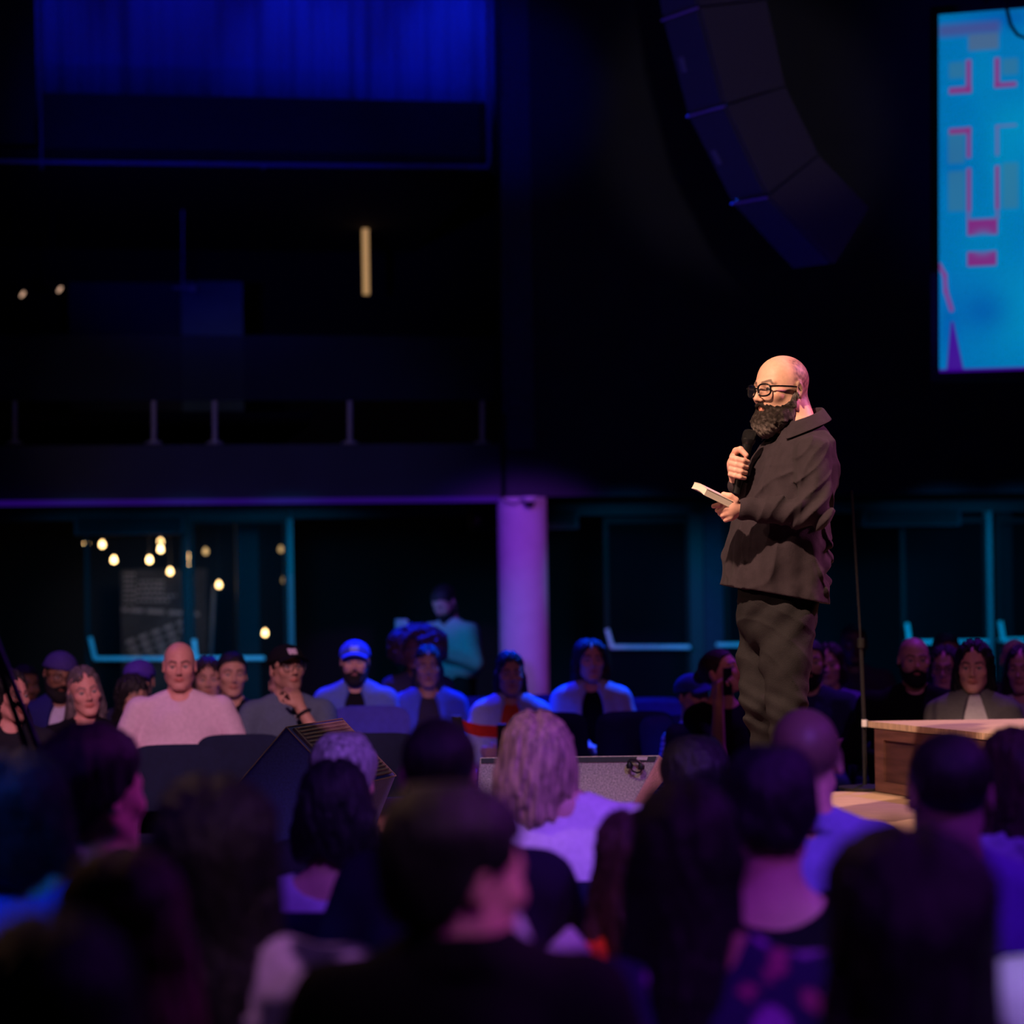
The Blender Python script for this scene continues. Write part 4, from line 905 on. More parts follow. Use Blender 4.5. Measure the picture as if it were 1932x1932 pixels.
def tee(p):
    t, q0, q1 = loft(p, TS); d = t+.016; d = smax(d, -cap(p, H(1505, 806), H(1500, 740), .069, .080), .005); return smax(d, -(p[:, 2]-1.9), .01)
sdf_obj('undershirt', tee, (.66, 8.66, 1.88), (1.30, 9.3, 2.3), .006, cloth('tee_black', (.010, .010, .012)), hero)
# collar band folding outwards
cV, cF = [], []; NC = 40; cc = H(1509, 803)
for i in range(NC+1):
    a = math.radians(-150+300*i/NC); back = .5-.5*math.cos(math.pi-a) if 0 else .5+.5*math.cos(a)   # a=0 is the nape
    dirv = -fv*math.cos(a)+lv*math.sin(a); fr_ = 1-back
    zt = .056*back-.008*fr_+.010; rr = .078+.004*fr_
    dep = .040+.034*fr_**3
    for r_, z_ in ((rr, zt-.03), (rr+.002, zt), (rr+.008, zt+.002), (rr+.020+.014*fr_, zt-dep*.50), (rr+.034+.030*fr_, zt-dep)):
        cV.append(cc+dirv*r_*V3(1, 1, 1)+V3(0, 0, z_))
for i in range(NC):
    for j in range(4): a = i*5+j; cF.append((a, a+1, a+6, a+5))
co = bpy.data.objects.new('collar', mesh_from('collar', cV, cF, M_SHIRT)); link(co, hero); md = co.modifiers.new('s', 'SOLIDIFY'); md.thickness = .004; md = co.modifiers.new('ss', 'SUBSURF'); md.levels = md.render_levels = 2
# trousers
def htr(p):
    z = p[:, 2]; x = p[:, 0]
    hip = ell(p, H(1466, 1150, 0), (.150, .150, .17)); nt_ = chain(p, [H(1486, 1165, -.08), H(1482, 1250, -.10), H(1484, 1330, -.12), H(1496, 1450, -.10), H(1502, 1552, -.08)], [.104, .092, .072, .062, .060], .02)
    ft = chain(p, [H(1443, 1165, .09), H(1434, 1250, .08), H(1434, 1325, .05), H(1449, 1400, .09), H(1458, 1552, .12)], [.094, .082, .070, .060, .058], .02)
    k = ss(.14, .0, np.abs(z-H(1480, 1335)[2])); fold = k*.008*np.sin(z*88+x*48+5*nz(p, 6, 2))*(.4+.6*ss(-.3, .5, nz(p, 9, 5)))+.007*nz(p*np.array([1, 1, 1.6], f32), 26, 1)-.0045*(1-np.abs(np.sin(z*21+x*17+3.2*nz(p, 7, 6))))**3+.006*np.sin(z*52-x*55)*ss(1.25, 1.42, z)*ss(0, 1, nz(p, 7, 3)+.6)
    top = smin(smin(hip, nt_, .03), smin(hip, ft, .03), .007)+fold
    return np.maximum(top, z-1.66)
sdf_obj('trousers', htr, (.66, 8.66, .66), (1.30, 9.36, 1.70), .0055, mat('trouser_cotton', (.026, .0235, .027), rough=.85, bump=.35, bscale=380, noise=.1, nscale=30, spec=.1), hero)
for nm, ap in (('shoe', H(1502, 1556, -.08)), ('shoe', H(1458, 1560, .12))):
    def fs(p, a=ap):
        h = V3(a[0], a[1], SZ+.05); t = h+fv*.17-V3(0, 0, .015); d = smin(cap(p, h-fv*.04, t, .043, .036), cap(p, h, h+V3(0, 0, .06), .045, .05), .02); return smax(d, SZ+.002-p[:, 2], .003)
    sdf_obj('shoe', fs, (ap[0]-.3, ap[1]-.22, SZ-.01), (ap[0]+.15, ap[1]+.15, SZ+.2), .006, mat('shoe_leather', (.02, .018, .016), rough=.5), hero)
# beard, eyes, glasses
def hbeard(p):
    q = (p-hc)@Rh/HS; d = beard_d(q, 1.05, 1.9, 1.); d = smin(d, smax(ell(q, (0, -.078, -.118), (.036, .032, .040)), -ell(q, (0, -.112, -.0635), (.027, .034, .0125)), .004), .014)
    return d+.003*nz(q, 190, 1)+.0018*np.sin(q[:, 0]*500+q[:, 2]*60)
def bcol(V):
    q = (V-hc)@Rh/HS; g = ss(-.095, -.135, q[:, 2])*.8+ss(-.035, .0, q[:, 1])*.45; g = np.clip(g+.35*nz(q, 240, 2), 0, 1)[:, None]; return np.array((.018, .011, .009), f32)*(1-g)+np.array((.22, .18, .165), f32)*g
sdf_obj('beard', hbeard, hc-.19, hc+.12, .0032, mat('beard_grey', (1, 1, 1), rough=.8, vcol=True, noise=.4, nscale=260, bump=.6, bscale=420), hero, bcol)
add_eyes(hero, Rh*HS, hc); glasses(hero, Rh*HS, hc, fr=1.9)
# microphone and book
A, B = Vector(H(1413, 826, -.068).tolist()), Vector(H(1389, 932, -.062).tolist()); ax = (A-B).normalized(); Lm = (A-B).length
Mx = ax.to_track_quat('Z', 'Y').to_matrix().to_4x4(); Mx.translation = B
mic = empty('microphone', B, label='black handheld microphone in the fist of the standing speaker', category='microphone'); iv = Matrix.Translation(-B)
MB().lathe([(.010, 0), (.0145, .002), (.0150, .03), (.0165, .05), (.0185, Lm-.03), (.0195, Lm-.022)], n=28, M=Mx).build('handle', mat('mic_body', (.012, .012, .014), rough=.35), mic, smooth=True, inv=iv)
MB().lathe([(.0200, Lm-.024), (.0258, Lm-.012), (.0262, Lm-.004)], n=28, M=Mx).build('ring', mat('mic_ring', (.06, .06, .065), rough=.3, metal=.8), mic, smooth=True, inv=iv)
MB().lathe([(.0255, Lm-.004), (.0262, Lm+.006), (.0250, Lm+.018), (.020, Lm+.027), (.010, Lm+.031)], n=28, M=Mx).build('grille', mat('mic_mesh', (.03, .03, .034), rough=.5, metal=.3, bump=1, bscale=900, noise=.4, nscale=500), mic, smooth=True, inv=iv)
N0 = Vector(H(1334, 922, -.33).tolist()); e1 = Vector(H(1383, 946, -.285).tolist())-N0; e2 = Vector(H(1310, 909.5, -.21).tolist())-N0; e3 = Vector(H(1328, 934, -.33).tolist())-N0
bk = empty('book', N0, label='cream paperback book held open-ended in the hand of the speaker', category='book'); iv = Matrix.Translation(-N0)
def bslab(a0, a1, c0, c1, ins=0):
    m_ = MB(); n_ = 8
    for i in range(n_):
        u0, u1 = ins+(1-2*ins)*i/n_, ins+(1-2*ins)*(i+1)/n_; w0, w1 = [e3*.35*math.sin(PI*u)*-1*.6 for u in (u0, u1)]
        m_.prism([N0+e1*a0+e2*u0+e3*c0+w0, N0+e1*a1+e2*u0+e3*c0+w0, N0+e1*a1+e2*u0+e3*c1+w0, N0+e1*a0+e2*u0+e3*c1+w0], [N0+e1*a0+e2*u1+e3*c0+w1, N0+e1*a1+e2*u1+e3*c0+w1, N0+e1*a1+e2*u1+e3*c1+w1, N0+e1*a0+e2*u1+e3*c1+w1])
    return m_
bslab(.01, .99, .07, .93, .01).build('pages', mat('page_paper', (.80, .72, .62), rough=.9, noise=.08, nscale=20, streak=(1, 1, 60)), bk, inv=iv)
bslab(0, 1, 0, .07).build('cover', mat('cover_cream', (.72, .62, .52), rough=.6), bk, inv=iv)
bslab(0, 1, .93, 1).build('cover', mat('cover_cream', (.72, .62, .52), rough=.6), bk, inv=iv)
# ------------------------------------------------------------------ stage monitors
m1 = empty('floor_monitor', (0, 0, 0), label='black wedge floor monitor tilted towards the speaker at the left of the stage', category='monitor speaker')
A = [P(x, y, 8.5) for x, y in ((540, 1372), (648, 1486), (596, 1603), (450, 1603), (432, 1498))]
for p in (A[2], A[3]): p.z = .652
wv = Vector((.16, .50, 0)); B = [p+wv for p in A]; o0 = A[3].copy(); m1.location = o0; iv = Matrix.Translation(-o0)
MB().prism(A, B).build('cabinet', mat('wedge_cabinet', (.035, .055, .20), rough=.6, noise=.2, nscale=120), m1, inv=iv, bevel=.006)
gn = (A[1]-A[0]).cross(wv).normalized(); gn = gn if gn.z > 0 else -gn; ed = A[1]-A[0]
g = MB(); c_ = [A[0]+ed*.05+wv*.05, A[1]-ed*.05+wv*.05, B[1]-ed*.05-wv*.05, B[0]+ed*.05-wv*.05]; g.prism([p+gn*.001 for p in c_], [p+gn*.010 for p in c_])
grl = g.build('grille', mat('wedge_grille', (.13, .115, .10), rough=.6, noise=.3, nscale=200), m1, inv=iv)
g = MB()
for k in range(16):
    t0 = .07+k*.055; a = A[0]+ed*t0+wv*.08+gn*.012; b = B[0]+ed*t0-wv*.08+gn*.012; g.tube([a, b], .003, 6)
g.build('grille_bar', mat('grille_bar', (.20, .18, .15), rough=.5), grl, inv=iv)
g = MB()
for a, b in ((A[0], A[1]), (B[0], B[1]), (A[0], B[0]), (A[1], B[1]), (A[0], A[4])): g.tube([a, b], .0025, 6)
g.build('edge_trim', mat('edge_trim', (.16, .14, .12), rough=.4), m1, inv=iv)
m2 = empty('floor_monitor', (0, 0, 0), label='grey wedge floor monitor with cable loop in front of the speaker, beside the blonde woman', category='monitor speaker')
A = [P(x, y, 8.1) for x, y in ((905, 1429), (1245, 1425), (1178, 1548), (1150, 1635), (960, 1638), (900, 1520))]
for p in (A[3], A[4]): p.z = .652
B = [p+Vector((.02+.05*(i in (1, 2)), .36, -.07*(i < 2))) for i, p in enumerate(A)]; m2.location = A[4].copy(); iv = Matrix.Translation(-A[4])
MB().prism(A, B).build('cabinet', mat('wedge_grey', (.50, .48, .42), rough=.8, noise=.35, nscale=160, bump=.5, bscale=300), m2, inv=iv, bevel=.004)
q = [P(x, y, 8.1)+Vector((0, -.004, 0)) for x, y in ((908, 1431), (1239, 1427), (1235, 1437), (908, 1440))]; MB().prism(q, [p+Vector((0, .006, 0)) for p in q]).build('top_rail', mat('rail_green', (.05, .065, .06), rough=.6), m2, inv=iv)
q = [P(x, y, 8.1)+Vector((0, -.008, 0)) for x, y in ((1202, 1428), (1222, 1428), (1220, 1434), (1200, 1433))]; MB().prism(q, [p+Vector((0, .004, 0)) for p in q]).build('sticker', mat('sticker_white', (.8, .68, .66)), m2, inv=iv)
MB().tube([P(x, y, 8.07) for x, y in ((1187, 1445), (1186, 1438), (1190, 1433), (1198, 1433), (1206, 1438), (1210, 1447))], .005, 8).tube([P(x, y, 8.07) for x, y in ((1189, 1447), (1194, 1455), (1202, 1458), (1209, 1456), (1211, 1449))], .003, 6).lathe([(.01, 0), (.012, .012), (.006, .022)], P(1188, 1450, 8.07), 10).lathe([(.01, 0), (.012, .012), (.006, .022)], P(1210, 1452, 8.07), 10).build('carry_handle', M_BLACKPL, m2, inv=iv, smooth=True)

# thin stands
b0 = P(1632, 1491, 10.9); b0.z = .652
ms = empty('tall_stand', b0, label='thin dark tall stand rising behind the speaker near the riser', category='stand'); iv = Matrix.Translation(-b0)
MB().tube([b0, P(1630, 1365, 10.9), P(1624, 1215, 10.9)], .010, 8).tube([P(1624, 1215, 10.9), P(1607, 925, 10.9)], .006, 8).build('pole', mat('stand_black', (.012, .012, .016), rough=.4), ms, smooth=True, inv=iv)
MB().tube([P(1631, 1371, 10.885), P(1631, 1358, 10.885)], .014, 10).build('collar', mat('white_clip', (.7, .68, .75)), ms, smooth=True, inv=iv)
MB().tube([P(1624, 1222, 10.9), P(1624, 1204, 10.9)], .018, 10).build('clutch', M_BLACKPL, ms, smooth=True, inv=iv)
MB().lathe([(.12, 0), (.12, .012), (.03, .022)], (b0.x, b0.y, .653), 24).build('base', M_BLACKPL, ms, smooth=True, inv=iv)
jb = P(120, 1640, 6.2); jb.z = 0
jr = empty('crane_arm', jb, label='slanting pair of dark blue-lit tubes at the far left edge', category='crane arm'); iv = Matrix.Translation(-jb)
M_TUBE = mat('tube_paint', (.10, .11, .16), rough=.35)
for pts in (((-40, 1150), (0, 1262), (45, 1395), (118, 1590), (170, 1720)), ((-30, 1150), (5, 1240), (52, 1357), (155, 1640), (185, 1720))): MB().tube([P(x, y, 6.2) for x, y in pts], .009, 10).build('tube', M_TUBE, jr, smooth=True, inv=iv)
g = MB()
for t in (0.1, .3, .5, .7, .88):
    a = P(-40+210*t, 1150+570*t, 6.2); b = P(-30+215*(t+.03), 1150+570*(t+.03), 6.2); g.tube([a, b], .005, 6)
g.tube([P(178, 1715, 6.2), (P(178, 1715, 6.2).x, 6.2, .01)], .012, 8).build('brace', M_TUBE, jr, smooth=True, inv=iv)
# belt barrier
q0 = P(947, 1366, 13.2); bb = empty('belt_barrier', (q0.x, q0.y, 0), label='dark barrier post with a red belt behind the blonde woman', category='barrier'); iv = Matrix.Translation((-q0.x, -q0.y, 0))
MB().box((q0.x-.028, q0.y-.03, .02), (q0.x+.028, q0.y+.03, q0.z), .006).lathe([(.15, 0), (.15, .012), (.05, .02)], (q0.x, q0.y, 0), 24).build('post', M_BLACKPL, bb, inv=iv)
a = [P(864, 1358, 13.0), P(880, 1365, 13.05), P(905, 1371, 13.1), P(938, 1373, 13.16)]; V = []
for p in a: V += [p+Vector((0, 0, .010)), p-Vector((0, 0, .055))]
o = bpy.data.objects.new('belt', mesh_from('belt', [tuple(iv@v) for v in V], [(0, 1, 3, 2), (2, 3, 5, 4), (4, 5, 7, 6)], mat('red_belt', (.85, .05, .015), rough=.6), smooth=False)); link(o, bb); md = o.modifiers.new('s', 'SOLIDIFY'); md.thickness = .004
q1 = P(862, 1350, 13.0); MB().box((q1.x-.028, q1.y-.03, .02), (q1.x+.028, q1.y+.03, q1.z), .006).build('post', M_BLACKPL, bb, inv=iv)

# ------------------------------------------------------------------ audience on the far side (facing us)
FAR = 'audience seated on the far side of the stage'; NEARG = 'audience seated with their backs to us'
CG = 'chairs of the far audience'; CN = 'chairs of the near audience'
def pf(*a, chairs=True, **k):
    r, i = person(*a, group=k.pop('group', FAR), **k)
    return r, i
def stripes(base, alt, f=70.):
    return lambda V, zn, zs: np.where((np.sin(V[:, 2]*f*PI)[:, None] > 0), np.array(base, f32), np.array(alt, f32))
def redtext(V, zn, zs):
    c = np.tile(np.array((.008, .008, .01), f32), (len(V), 1)); z = V[:, 2]-(zs-.14); x = V[:, 0]
    m = (np.abs(z) < .022) & (np.abs(x) < .055) & (V[:, 1] < 0) & ((np.abs((x+.1) % .028-.014) < .009) & ((np.abs(z) > .013) | (np.abs((x+.1) % .028-.014) > .005))); c[m] = (.5, .05, .08); return c
def snowy(a, b, f=38):
    return lambda V, zn, zs: np.array(a, f32)*(1-ss(-.15, .15, nz(V, f, 3))[:, None])+np.array(b, f32)*ss(-.15, .15, nz(V, f, 3))[:, None]
def floral(V, zn, zs):
    c = np.tile(np.array((.035, .015, .12), f32), (len(V), 1)); n1 = nz(V, 34, 1); n2 = nz(V, 52, 5); c[n1 > .28] = (.42, .12, .62); c[n2 > .5] = (.5, .08, .25); c[(V[:, 0] > .13) & (V[:, 2] < zs-.13)] = (.55, .03, .03)
    c[(V[:, 0] < .10) & (V[:, 2] < zs-.12)] = (.55, .2, .5); return c
FPL = []
def A_(px, py, Y, face, label, **k): FPL.append((pf(px, py, Y, face, label, **k)[1], label))
A_(338, 1212, 12.3, 4, 'large bald man in a pale pink short-sleeved T-shirt', skin='pink', hair=None, top=(.82, .62, .74), sleeves='short', wf=1.30, belly=1.35, hy=2, hp=-2, jaw=1.12, stubble=.12)
A_(541, 1214, 12.4, 8, 'man in black cap and glasses resting his chin on his hand', skin='tan', hair=('short', 'black'), top=(.10, .14, .20), sleeves='short', wf=1.12, pose='chin', glass=True, capc=(.008, .008, .01), caplogo=(.7, .6, .7), hy=20, hp=8, stubble=.35, legc='denim')
A_(437, 1232, 13.3, 2, 'young man with short black hair and dark T-shirt behind the bald man', skin='tan', hair=('short', 'black'), top=(.010, .012, .02), sleeves='short', hy=12, ht=3)
A_(392, 1243, 13.9, -10, 'woman half hidden between the bald man and the short-haired young man', skin='tan', hair=('long', 'dkbrown'), top=(.02, .02, .03), hy=18)
A_(160, 1262, 12.4, 8, 'woman with silver-streaked hair in a black V-neck top', skin='pink', hair=('long', 'silver'), top=(.008, .008, .01), neck='v', hy=12, ht=-8, L=.15, wd=.92)
A_(112, 1228, 13.3, 10, 'bearded man in glasses and backwards cap at the far left', skin='brown', hair=('short', 'black'), beard='black', glass=True, capc=(.06, .04, .22), capback=True, top=(.55, .52, .7), jacket=(.02, .02, .14), hy=14, hp=-10, ht=8)
A_(250, 1275, 13.2, 14, 'woman with dark fringe beside the silver-haired woman', skin='tan', hair=('bangs', 'black'), top=(.01, .01, .014), hy=22, L=.22)
A_(262, 1243, 14.1, 0, 'person in a violet-topped cap peeking over the dark fringe', skin='tan', hair=('short', 'black'), capc=(.10, .05, .4), top=(.02, .02, .05))
A_(46, 1256, 14.1, 10, 'dark-haired man glancing sideways near the left edge', skin='brown', hair=('short', 'black'), top=(.03, .02, .02), hy=25, ht=4)
A_(18, 1268, 11.8, 20, 'woman with long dark hair at the extreme left', skin='pink', hair=('long', 'black'), top=(.02, .02, .03), hy=30)
A_(535, 1252, 13.8, 0, 'guest in a slate blue top hidden behind the man in the black cap', skin='tan', hair=('short', 'black'), top=(.14, .15, .30), wf=1.1)
A_(669, 1207, 14.2, 2, 'bearded man in a blue cap with white badge and denim jacket', skin='tan', hair=('short', 'black'), beard='black', capc=(.05, .09, .5), caplogo=(.35, .5, .8), topf=redtext, jacket=(.10, .16, .42), legc='denim', wf=1.05)
A_(786, 1192, 15.5, -4, 'woman with a huge curly cloud of hair seated in the back row', skin='brown', hair=('curly', 'ltbrown'), top=(.05, .05, .1), wd=1.45, hs=1.0, hy=-14)
A_(807, 1222, 14.55, 3, 'woman with long dark hair and denim jacket leaning on her knees', skin='brown', hair=('long', 'black'), top=(.03, .025, .03), neck='scoop', jacket=(.06, .09, .35), pose='knees', wd=.9)
A_(962, 1233, 14.0, 3, 'woman in an orange top and light denim jacket with folded arms', skin='tan', hair=('long', 'black'), top=(.75, .10, .03), jacket=(.42, .50, .75), pose='fold', hy=4, legc='denim', wd=.92)
A_(1114, 1209, 14.2, 2, 'woman in a pale grey jacket over a black top with wavy hair', skin='pink', hair=('long', 'dkbrown'), top=(.006, .006, .008), jacket=(.50, .50, .62), pose='knees', wd=1.15, hy=5, hp=4)
A_(1308, 1272, 13.2, 20, 'child in a dark blue cap and striped shirt', skin='tan', hair=('short', 'black'), capc=(.03, .05, .35), topf=stripes((.6, .6, .7), (.15, .17, .3)), wf=.75, hs=.95, hy=18)
A_(1362, 1226, 12.5, 22, 'woman with tied-back hair lifting a phone beside her face', skin='pink', hair=('tied', 'dkbrown'), top=(.010, .010, .012), pose='raise', hy=38, hp=22, neck='scoop', sleeves='short', wf=.95)
A_(1527, 1208, 13.0, -8, 'bearded man in navy with folded arms half hidden by the legs of the speaker', skin='tan', hair=('short', 'black'), beard='black', top=(.03, .035, .10), pose='fold', wf=1.15, legc='denim')
A_(1562, 1216, 14.0, -12, 'woman in violet light behind the man in navy', skin='pink', hair=('bob', 'dkbrown'), top=(.12, .08, .3), L=.1)
A_(1610, 1178, 14.8, -4, 'dark-skinned man sitting in deep shade behind the tall stand', skin='dark', hair=('buzz', 'black'), top=(.05, .03, .06), wf=1.1)
A_(1724, 1203, 12.7, -4, 'broad bald bearded man in black behind the riser', skin='pink', hair=None, beard='black', top=(.006, .006, .007), wf=1.38, belly=1.2, hy=4, scalp=.3)
A_(1782, 1222, 13.4, -4, 'woman in glasses between the man in black and the woman in a blazer', skin='pink', hair=('bob', 'black'), glass=True, top=(.35, .25, .6), hy=-12, L=.1)
A_(1836, 1214, 11.9, -6, 'woman in a grey blazer and white turtleneck with folded arms', skin='pink', hair=('long', 'black'), top=(.72, .66, .70), neck='turtle', jacket=(.14, .13, .14), pose='fold', hy=-8, wd=1.05, L=.24)
A_(1785, 1196, 14.4, 0, 'dark-haired head just visible above the woman in glasses', skin='brown', hair=('short', 'black'), top=(.02, .02, .02))
A_(1928, 1222, 13.0, -8, 'woman in a white top cut off by the right edge of the frame', skin='pink', hair=('long', 'black'), top=(.6, .56, .66), hy=-15, L=.22)
A_(1915, 1206, 14.2, 0, 'bald guest behind the woman at the right edge', skin='pink', hair=None, top=(.05, .04, .06))
r, i_ = person(838, 1106, 18.2, -42, 'man in a teal-lit pale shirt standing with head bowed', skin='fair', hair=('short', 'black'), beard='black', top=(.55, .60, .62), pose='phone', sit=False, lean=.10, hp=-38, wf=1.3, hipz=.98, belly=1.05, neck='collar')
b_ = i_['base']
def stl(p): return smin(chain(p, [(-.09, 0, .93), (-.10, 0, .5), (-.10, 0, .09)], [.10, .075, .055], .02), chain(p, [(.09, 0, .93), (.10, 0, .5), (.10, 0, .09)], [.10, .075, .055], .02), .03)
sdf_obj('trousers', stl, (-.25, -.2, .02), (.25, .2, 1.08), .012, cloth('dark_chino', (.02, .02, .025)), r)
for s in (-1, 1):
    sdf_obj('shoe', lambda p: smax(cap(p, (s*.1, .03, .045), (s*.1, -.13, .035), .044, .036), -p[:, 2], .003), (s*.1-.08, -.2, -.02), (s*.1+.08, .12, .12), .008, MATS['shoe_leather'], r)

# phone held by the woman with tied hair, watch on the chin-resting man
inf = {lb: i for i, lb in FPL}
i_ = inf['woman with tied-back hair lifting a phone beside her face']; Mw = Matrix.Translation(i_['base']) @ Matrix.Rotation(i_['yaw'], 4, 'Z')
ph = MB().box((-.036, -.005, -.07), (.036, .005, .07), .004).build('mobile_phone', M_BLACKPL, label='dark mobile phone in the raised hand of the woman with tied hair', category='phone')
ph.matrix_world = Mw @ Matrix.Translation(Vector((i_['Wr'][-1]+V3(.03, -.045, .09)).tolist())) @ Matrix.Rotation(.5, 4, 'Z')
i_ = inf['man in black cap and glasses resting his chin on his hand']; Mw = Matrix.Translation(i_['base']) @ Matrix.Rotation(i_['yaw'], 4, 'Z')
wd_ = Vector((i_['Wr'][1]-i_['E'][1]).tolist()).normalized(); wt = empty('wristwatch', (0, 0, 0), label='black wristwatch on the raised arm of the man in the cap', category='watch')
Q = wd_.to_track_quat('Z', 'Y').to_matrix().to_4x4(); Q.translation = Vector((i_['Wr'][1]+(i_['E'][1]-i_['Wr'][1])*.12).tolist()); wt.matrix_world = Mw @ Q
MB().tube([(.036*math.cos(a), .036*math.sin(a), 0) for a in [2*PI*k/24 for k in range(24)]], .008, 8, closed=True).build('strap', M_BLACKPL, wt, smooth=True)
MB().box((-.015, -.046, -.015), (.015, -.036, .015), .003).build('case', mat('watch_steel', (.4, .4, .42), rough=.3, metal=.8), wt)
# tall cup by the leaning woman
for i, lb in FPL:
    chair(i['base'], i['yaw'], 'dark conference chair under the '+' '.join(lb.split()[:9]), CG)
def empty_chair(px, Y, rz, lb, sz=1.0, g='empty conference chairs'):
    p = P(px, 1400, Y); c = chair((p.x, Y, 0), math.radians(rz), lb, g); c.scale = (1.04, 1, sz); return c
empty_chair(324, 11.3, 4, 'empty dark chair in front, nearest the bald man', 1.0)
empty_chair(446, 11.75, 2, 'empty dark chair left of the tilted floor monitor', 1.02)
empty_chair(262, 12.0, 0, 'empty dark chair behind the nearest empty chair on the left', 1.06) if 0 else None
empty_chair(700, 11.7, 0, 'empty dark chair to the right of the tilted floor monitor', 1.02)
empty_chair(1036, 13.2, 0, 'empty dark chair directly behind the head of the blonde woman', 1.03)
empty_chair(1204, 13.2, 0, 'empty dark chair above the grey floor monitor', 1.03)
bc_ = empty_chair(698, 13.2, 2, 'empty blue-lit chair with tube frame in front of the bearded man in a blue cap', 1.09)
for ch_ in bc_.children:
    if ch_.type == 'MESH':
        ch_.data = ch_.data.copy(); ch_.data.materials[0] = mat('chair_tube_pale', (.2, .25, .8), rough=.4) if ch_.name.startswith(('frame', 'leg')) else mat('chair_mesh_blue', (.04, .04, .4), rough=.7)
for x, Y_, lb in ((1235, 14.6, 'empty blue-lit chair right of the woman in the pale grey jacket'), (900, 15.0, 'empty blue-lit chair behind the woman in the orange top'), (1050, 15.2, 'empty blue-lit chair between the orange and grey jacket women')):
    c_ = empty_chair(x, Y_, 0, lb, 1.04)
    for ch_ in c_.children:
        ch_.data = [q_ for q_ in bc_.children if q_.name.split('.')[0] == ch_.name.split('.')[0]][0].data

# ------------------------------------------------------------------ near audience, backs to us
NPL = []
def B_(px, py, Y, face, label, **k): NPL.append((person(px, py, Y, face, label, far=False, group=NEARG, **k)[1], label))
B_(650, 1394, 6.65, 178, 'older guest with short silver-grey hair beside the left monitor', skin='pink', hair=('thick', 'grey'), top=(.03, .03, .04), hy=-8)
B_(632, 1440, 5.85, 176, 'woman with a dark bob and bare neck in a pale lilac top', skin='fair', hair=('bob', 'black'), top=(.55, .5, .7), L=.11, neck='scoop', wf=.95)
B_(828, 1358, 5.15, 178, 'broad man with close-cropped hair in a dark sweater, centre of the crowd', skin='tan', hair=('buzz', 'dkbrown'), top=(.022, .018, .035), wf=1.15, belly=1.2, hs=1.0, shx=.03)
B_(1010, 1353, 6.35, 182, 'blonde woman with straight hair in a white top', skin='fair', hair=('bob', 'blonde'), top=(.82, .78, .85), L=.145, wd=1.06, hs=1.04, shx=.065, wf=1.22, nk=.045)
B_(1308, 1400, 6.5, 184, 'dark-haired guest in a pale shirt in front of the speaker', skin='tan', hair=('thick', 'black'), top=(.55, .5, .75), wf=1.0, nk=.07)
B_(1517, 1336, 5.85, 182, 'man with thinning crown in a violet-lit collared shirt', skin='pink', hair=None, scalp=.8, top=(.25, .22, .55), neck='collar', wf=1.12, hy=-6, hs=1.05)
B_(1450, 1425, 4.65, 180, 'man with thick dark hair and bare nape in a black scoop-neck top', skin='fair', hair=('thick', 'black'), top=(.008, .008, .012), neck='scoop', hp=-8)
B_(1788, 1385, 5.1, 182, 'man with cropped hair and sticking-out ears at the right', skin='tan', hair=('buzz', 'dkbrown'), top=(.22, .16, .5), wf=1.2, hs=1.06)
B_(1925, 1380, 5.6, 186, 'brown wavy-haired woman with a fluffy scarf at the right edge', skin='tan', hair=('long', 'brown'), top=(.2, .18, .3), wd=1.1, L=.2)
B_(180, 1386, 5.3, 166, 'dark-haired guest showing one lit ear at the left', skin='fair', hair=('thick', 'black'), top=(.02, .02, .03), hy=-28, hs=1.12)
B_(34, 1428, 4.4, 176, 'dark wavy-haired guest in a bright blue top at the left edge', skin='tan', hair=('bob', 'black'), top=(.05, .12, .50), wf=1.05, wd=1.1, L=.10, nk=.05, shx=.05)
B_(232, 1618, 3.15, 180, 'brown-haired woman in the lower left close to the camera', skin='fair', hair=('long', 'ltbrown'), top=(.02, .02, .025), wd=1.0, L=.34)
B_(95, 1742, 2.35, 178, 'very near dark-haired guest in the bottom left corner', skin='tan', hair=('bob', 'dkbrown'), top=(.01, .01, .012), wd=.95, L=.15)
B_(405, 1472, 3.95, 182, 'long black-haired woman in a grey-white patterned knit', skin='fair', hair=('long', 'black'), topf=snowy((.6, .5, .6), (.04, .035, .07), 46), wd=1.15, L=.30, wf=1.22, shx=.02)
B_(864, 1500, 3.45, 184, 'near man in black turning his head so one cheek glows magenta', skin='pink', hair=('thick', 'black'), top=(.012, .012, .012), wf=1.1, hy=-58, hs=1.0, neck='turtle', hp=-4, nk=.05)
B_(1285, 1480, 3.95, 182, 'long black-haired woman in a purple flowered blouse with a red sleeve', skin='tan', hair=('long', 'black'), topf=floral, wd=.98, L=.42, wf=1.12, shx=.04, nk=.0)
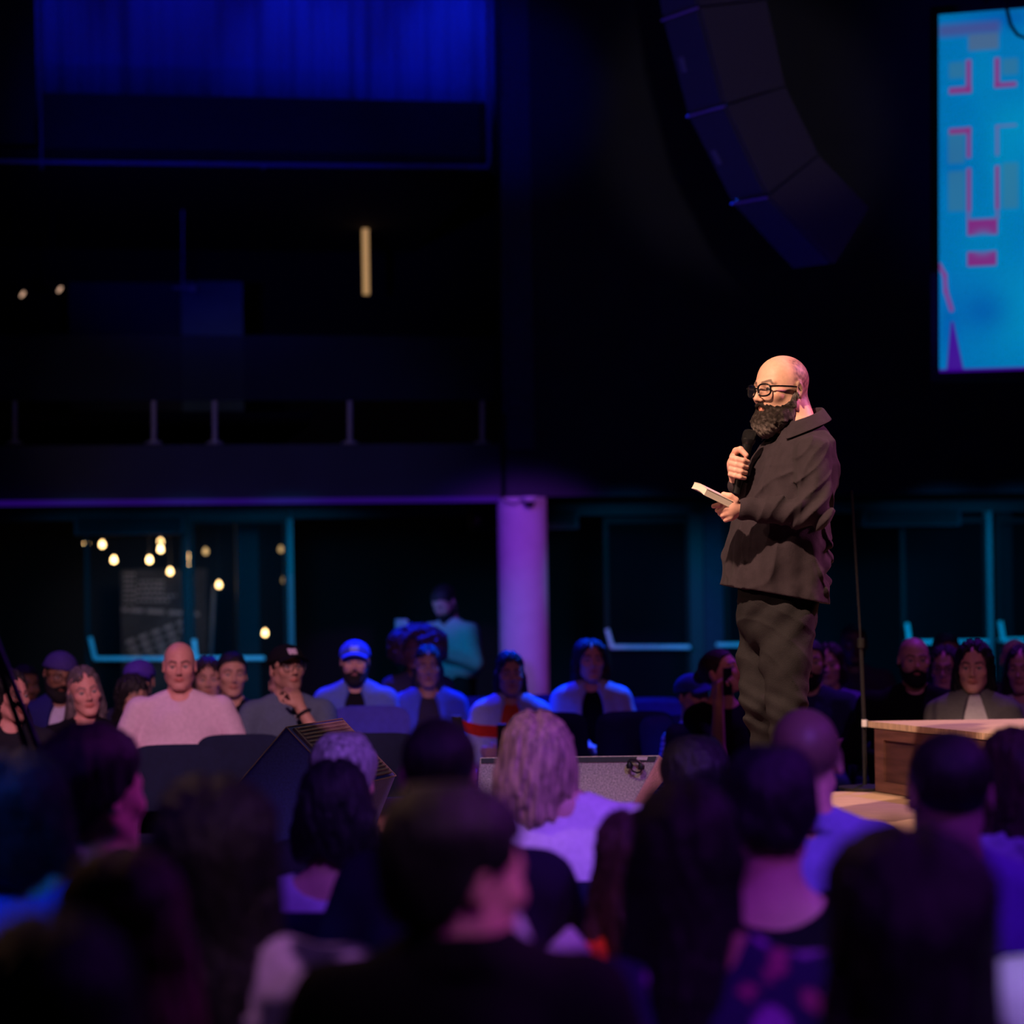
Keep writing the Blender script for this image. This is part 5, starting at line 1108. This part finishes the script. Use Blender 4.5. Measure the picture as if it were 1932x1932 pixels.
B_(1190, 1535, 5.0, 180, 'brown-haired guest in an orange-red top mostly hidden', skin='tan', hair=('long', 'brown'), top=(.85, .08, .02), wf=.95, hs=.9, L=.22)
B_(1715, 1572, 3.2, 180, 'near woman with long straight black hair at the lower right', skin='tan', hair=('long', 'black'), top=(.006, .006, .008), wd=1.28, L=.42, wf=1.1)
B_(2110, 1480, 3.9, 180, 'guest in a white top cut off by the lower right edge', skin='tan', hair=('short', 'black'), top=(.8, .8, .9), wf=1.15)
for i, lb in NPL:
    chair(i['base'], i['yaw'], 'dark conference chair under the '+' '.join(lb.split()[:9]), CN)
# empty chair with a lilac jacket over it, and a scarf
p = P(1010, 1850, 4.3); ec = chair((p.x, 4.45, 0), PI, 'empty dark blue chair low in the centre, behind the broad man', 'empty conference chairs')
def jk(p_):
    d = ell(p_, (0, 0, 0), (.075, .05, .19)); return d+nz(p_, 26, 1)*.012
q = P(932, 1905, 3.75); o = sdf_obj('folded_jacket', jk, (-.15, -.12, -.25), (.15, .12, .25), .01, cloth('lilac', (.6, .5, .75)), label='lilac jacket lump beside the near man in black at the bottom edge', category='jacket'); o.location = q
q = P(1062, 1800, 4.55)
def bl(p_): return ell(p_, (0, 0, 0), (.032, .03, .022))+nz(p_, 60, 1)*.004
o = sdf_obj('cuff_lump', lambda p_: smax(cap(p_, (0, 0, -.05), (0, 0, .05), .026, .034), np.abs(p_[:, 2])-.045, .004), (-.06, -.06, -.08), (.06, .06, .08), .005, mat('lump_white', (.8, .78, .85)), label='small white lump for a sleeve cuff beside the broad man, low in the centre', category='sleeve cuff'); o.location = q; o.rotation_euler = (0, .9, 0)  # cup shape put in place of a pale sleeve cuff
# fluffy scarf of the woman at the right edge
sI = [i for i, lb in NPL if 'fluffy' in lb][0]
o = sdf_obj('fluffy_scarf', lambda p_: cap(p_, (-.15, 0, .0), (.15, 0, 0), .05, .05)+nz(p_, 90, 2)*.014, (-.24, -.1, -.1), (.24, .1, .1), .008, cloth('scarf', (.4, .42, .6)), label='fluffy grey-lilac scarf round the woman at the right edge', category='scarf')
o.location = sI['base']+Vector((0, -.10, sI['zn']+.0));
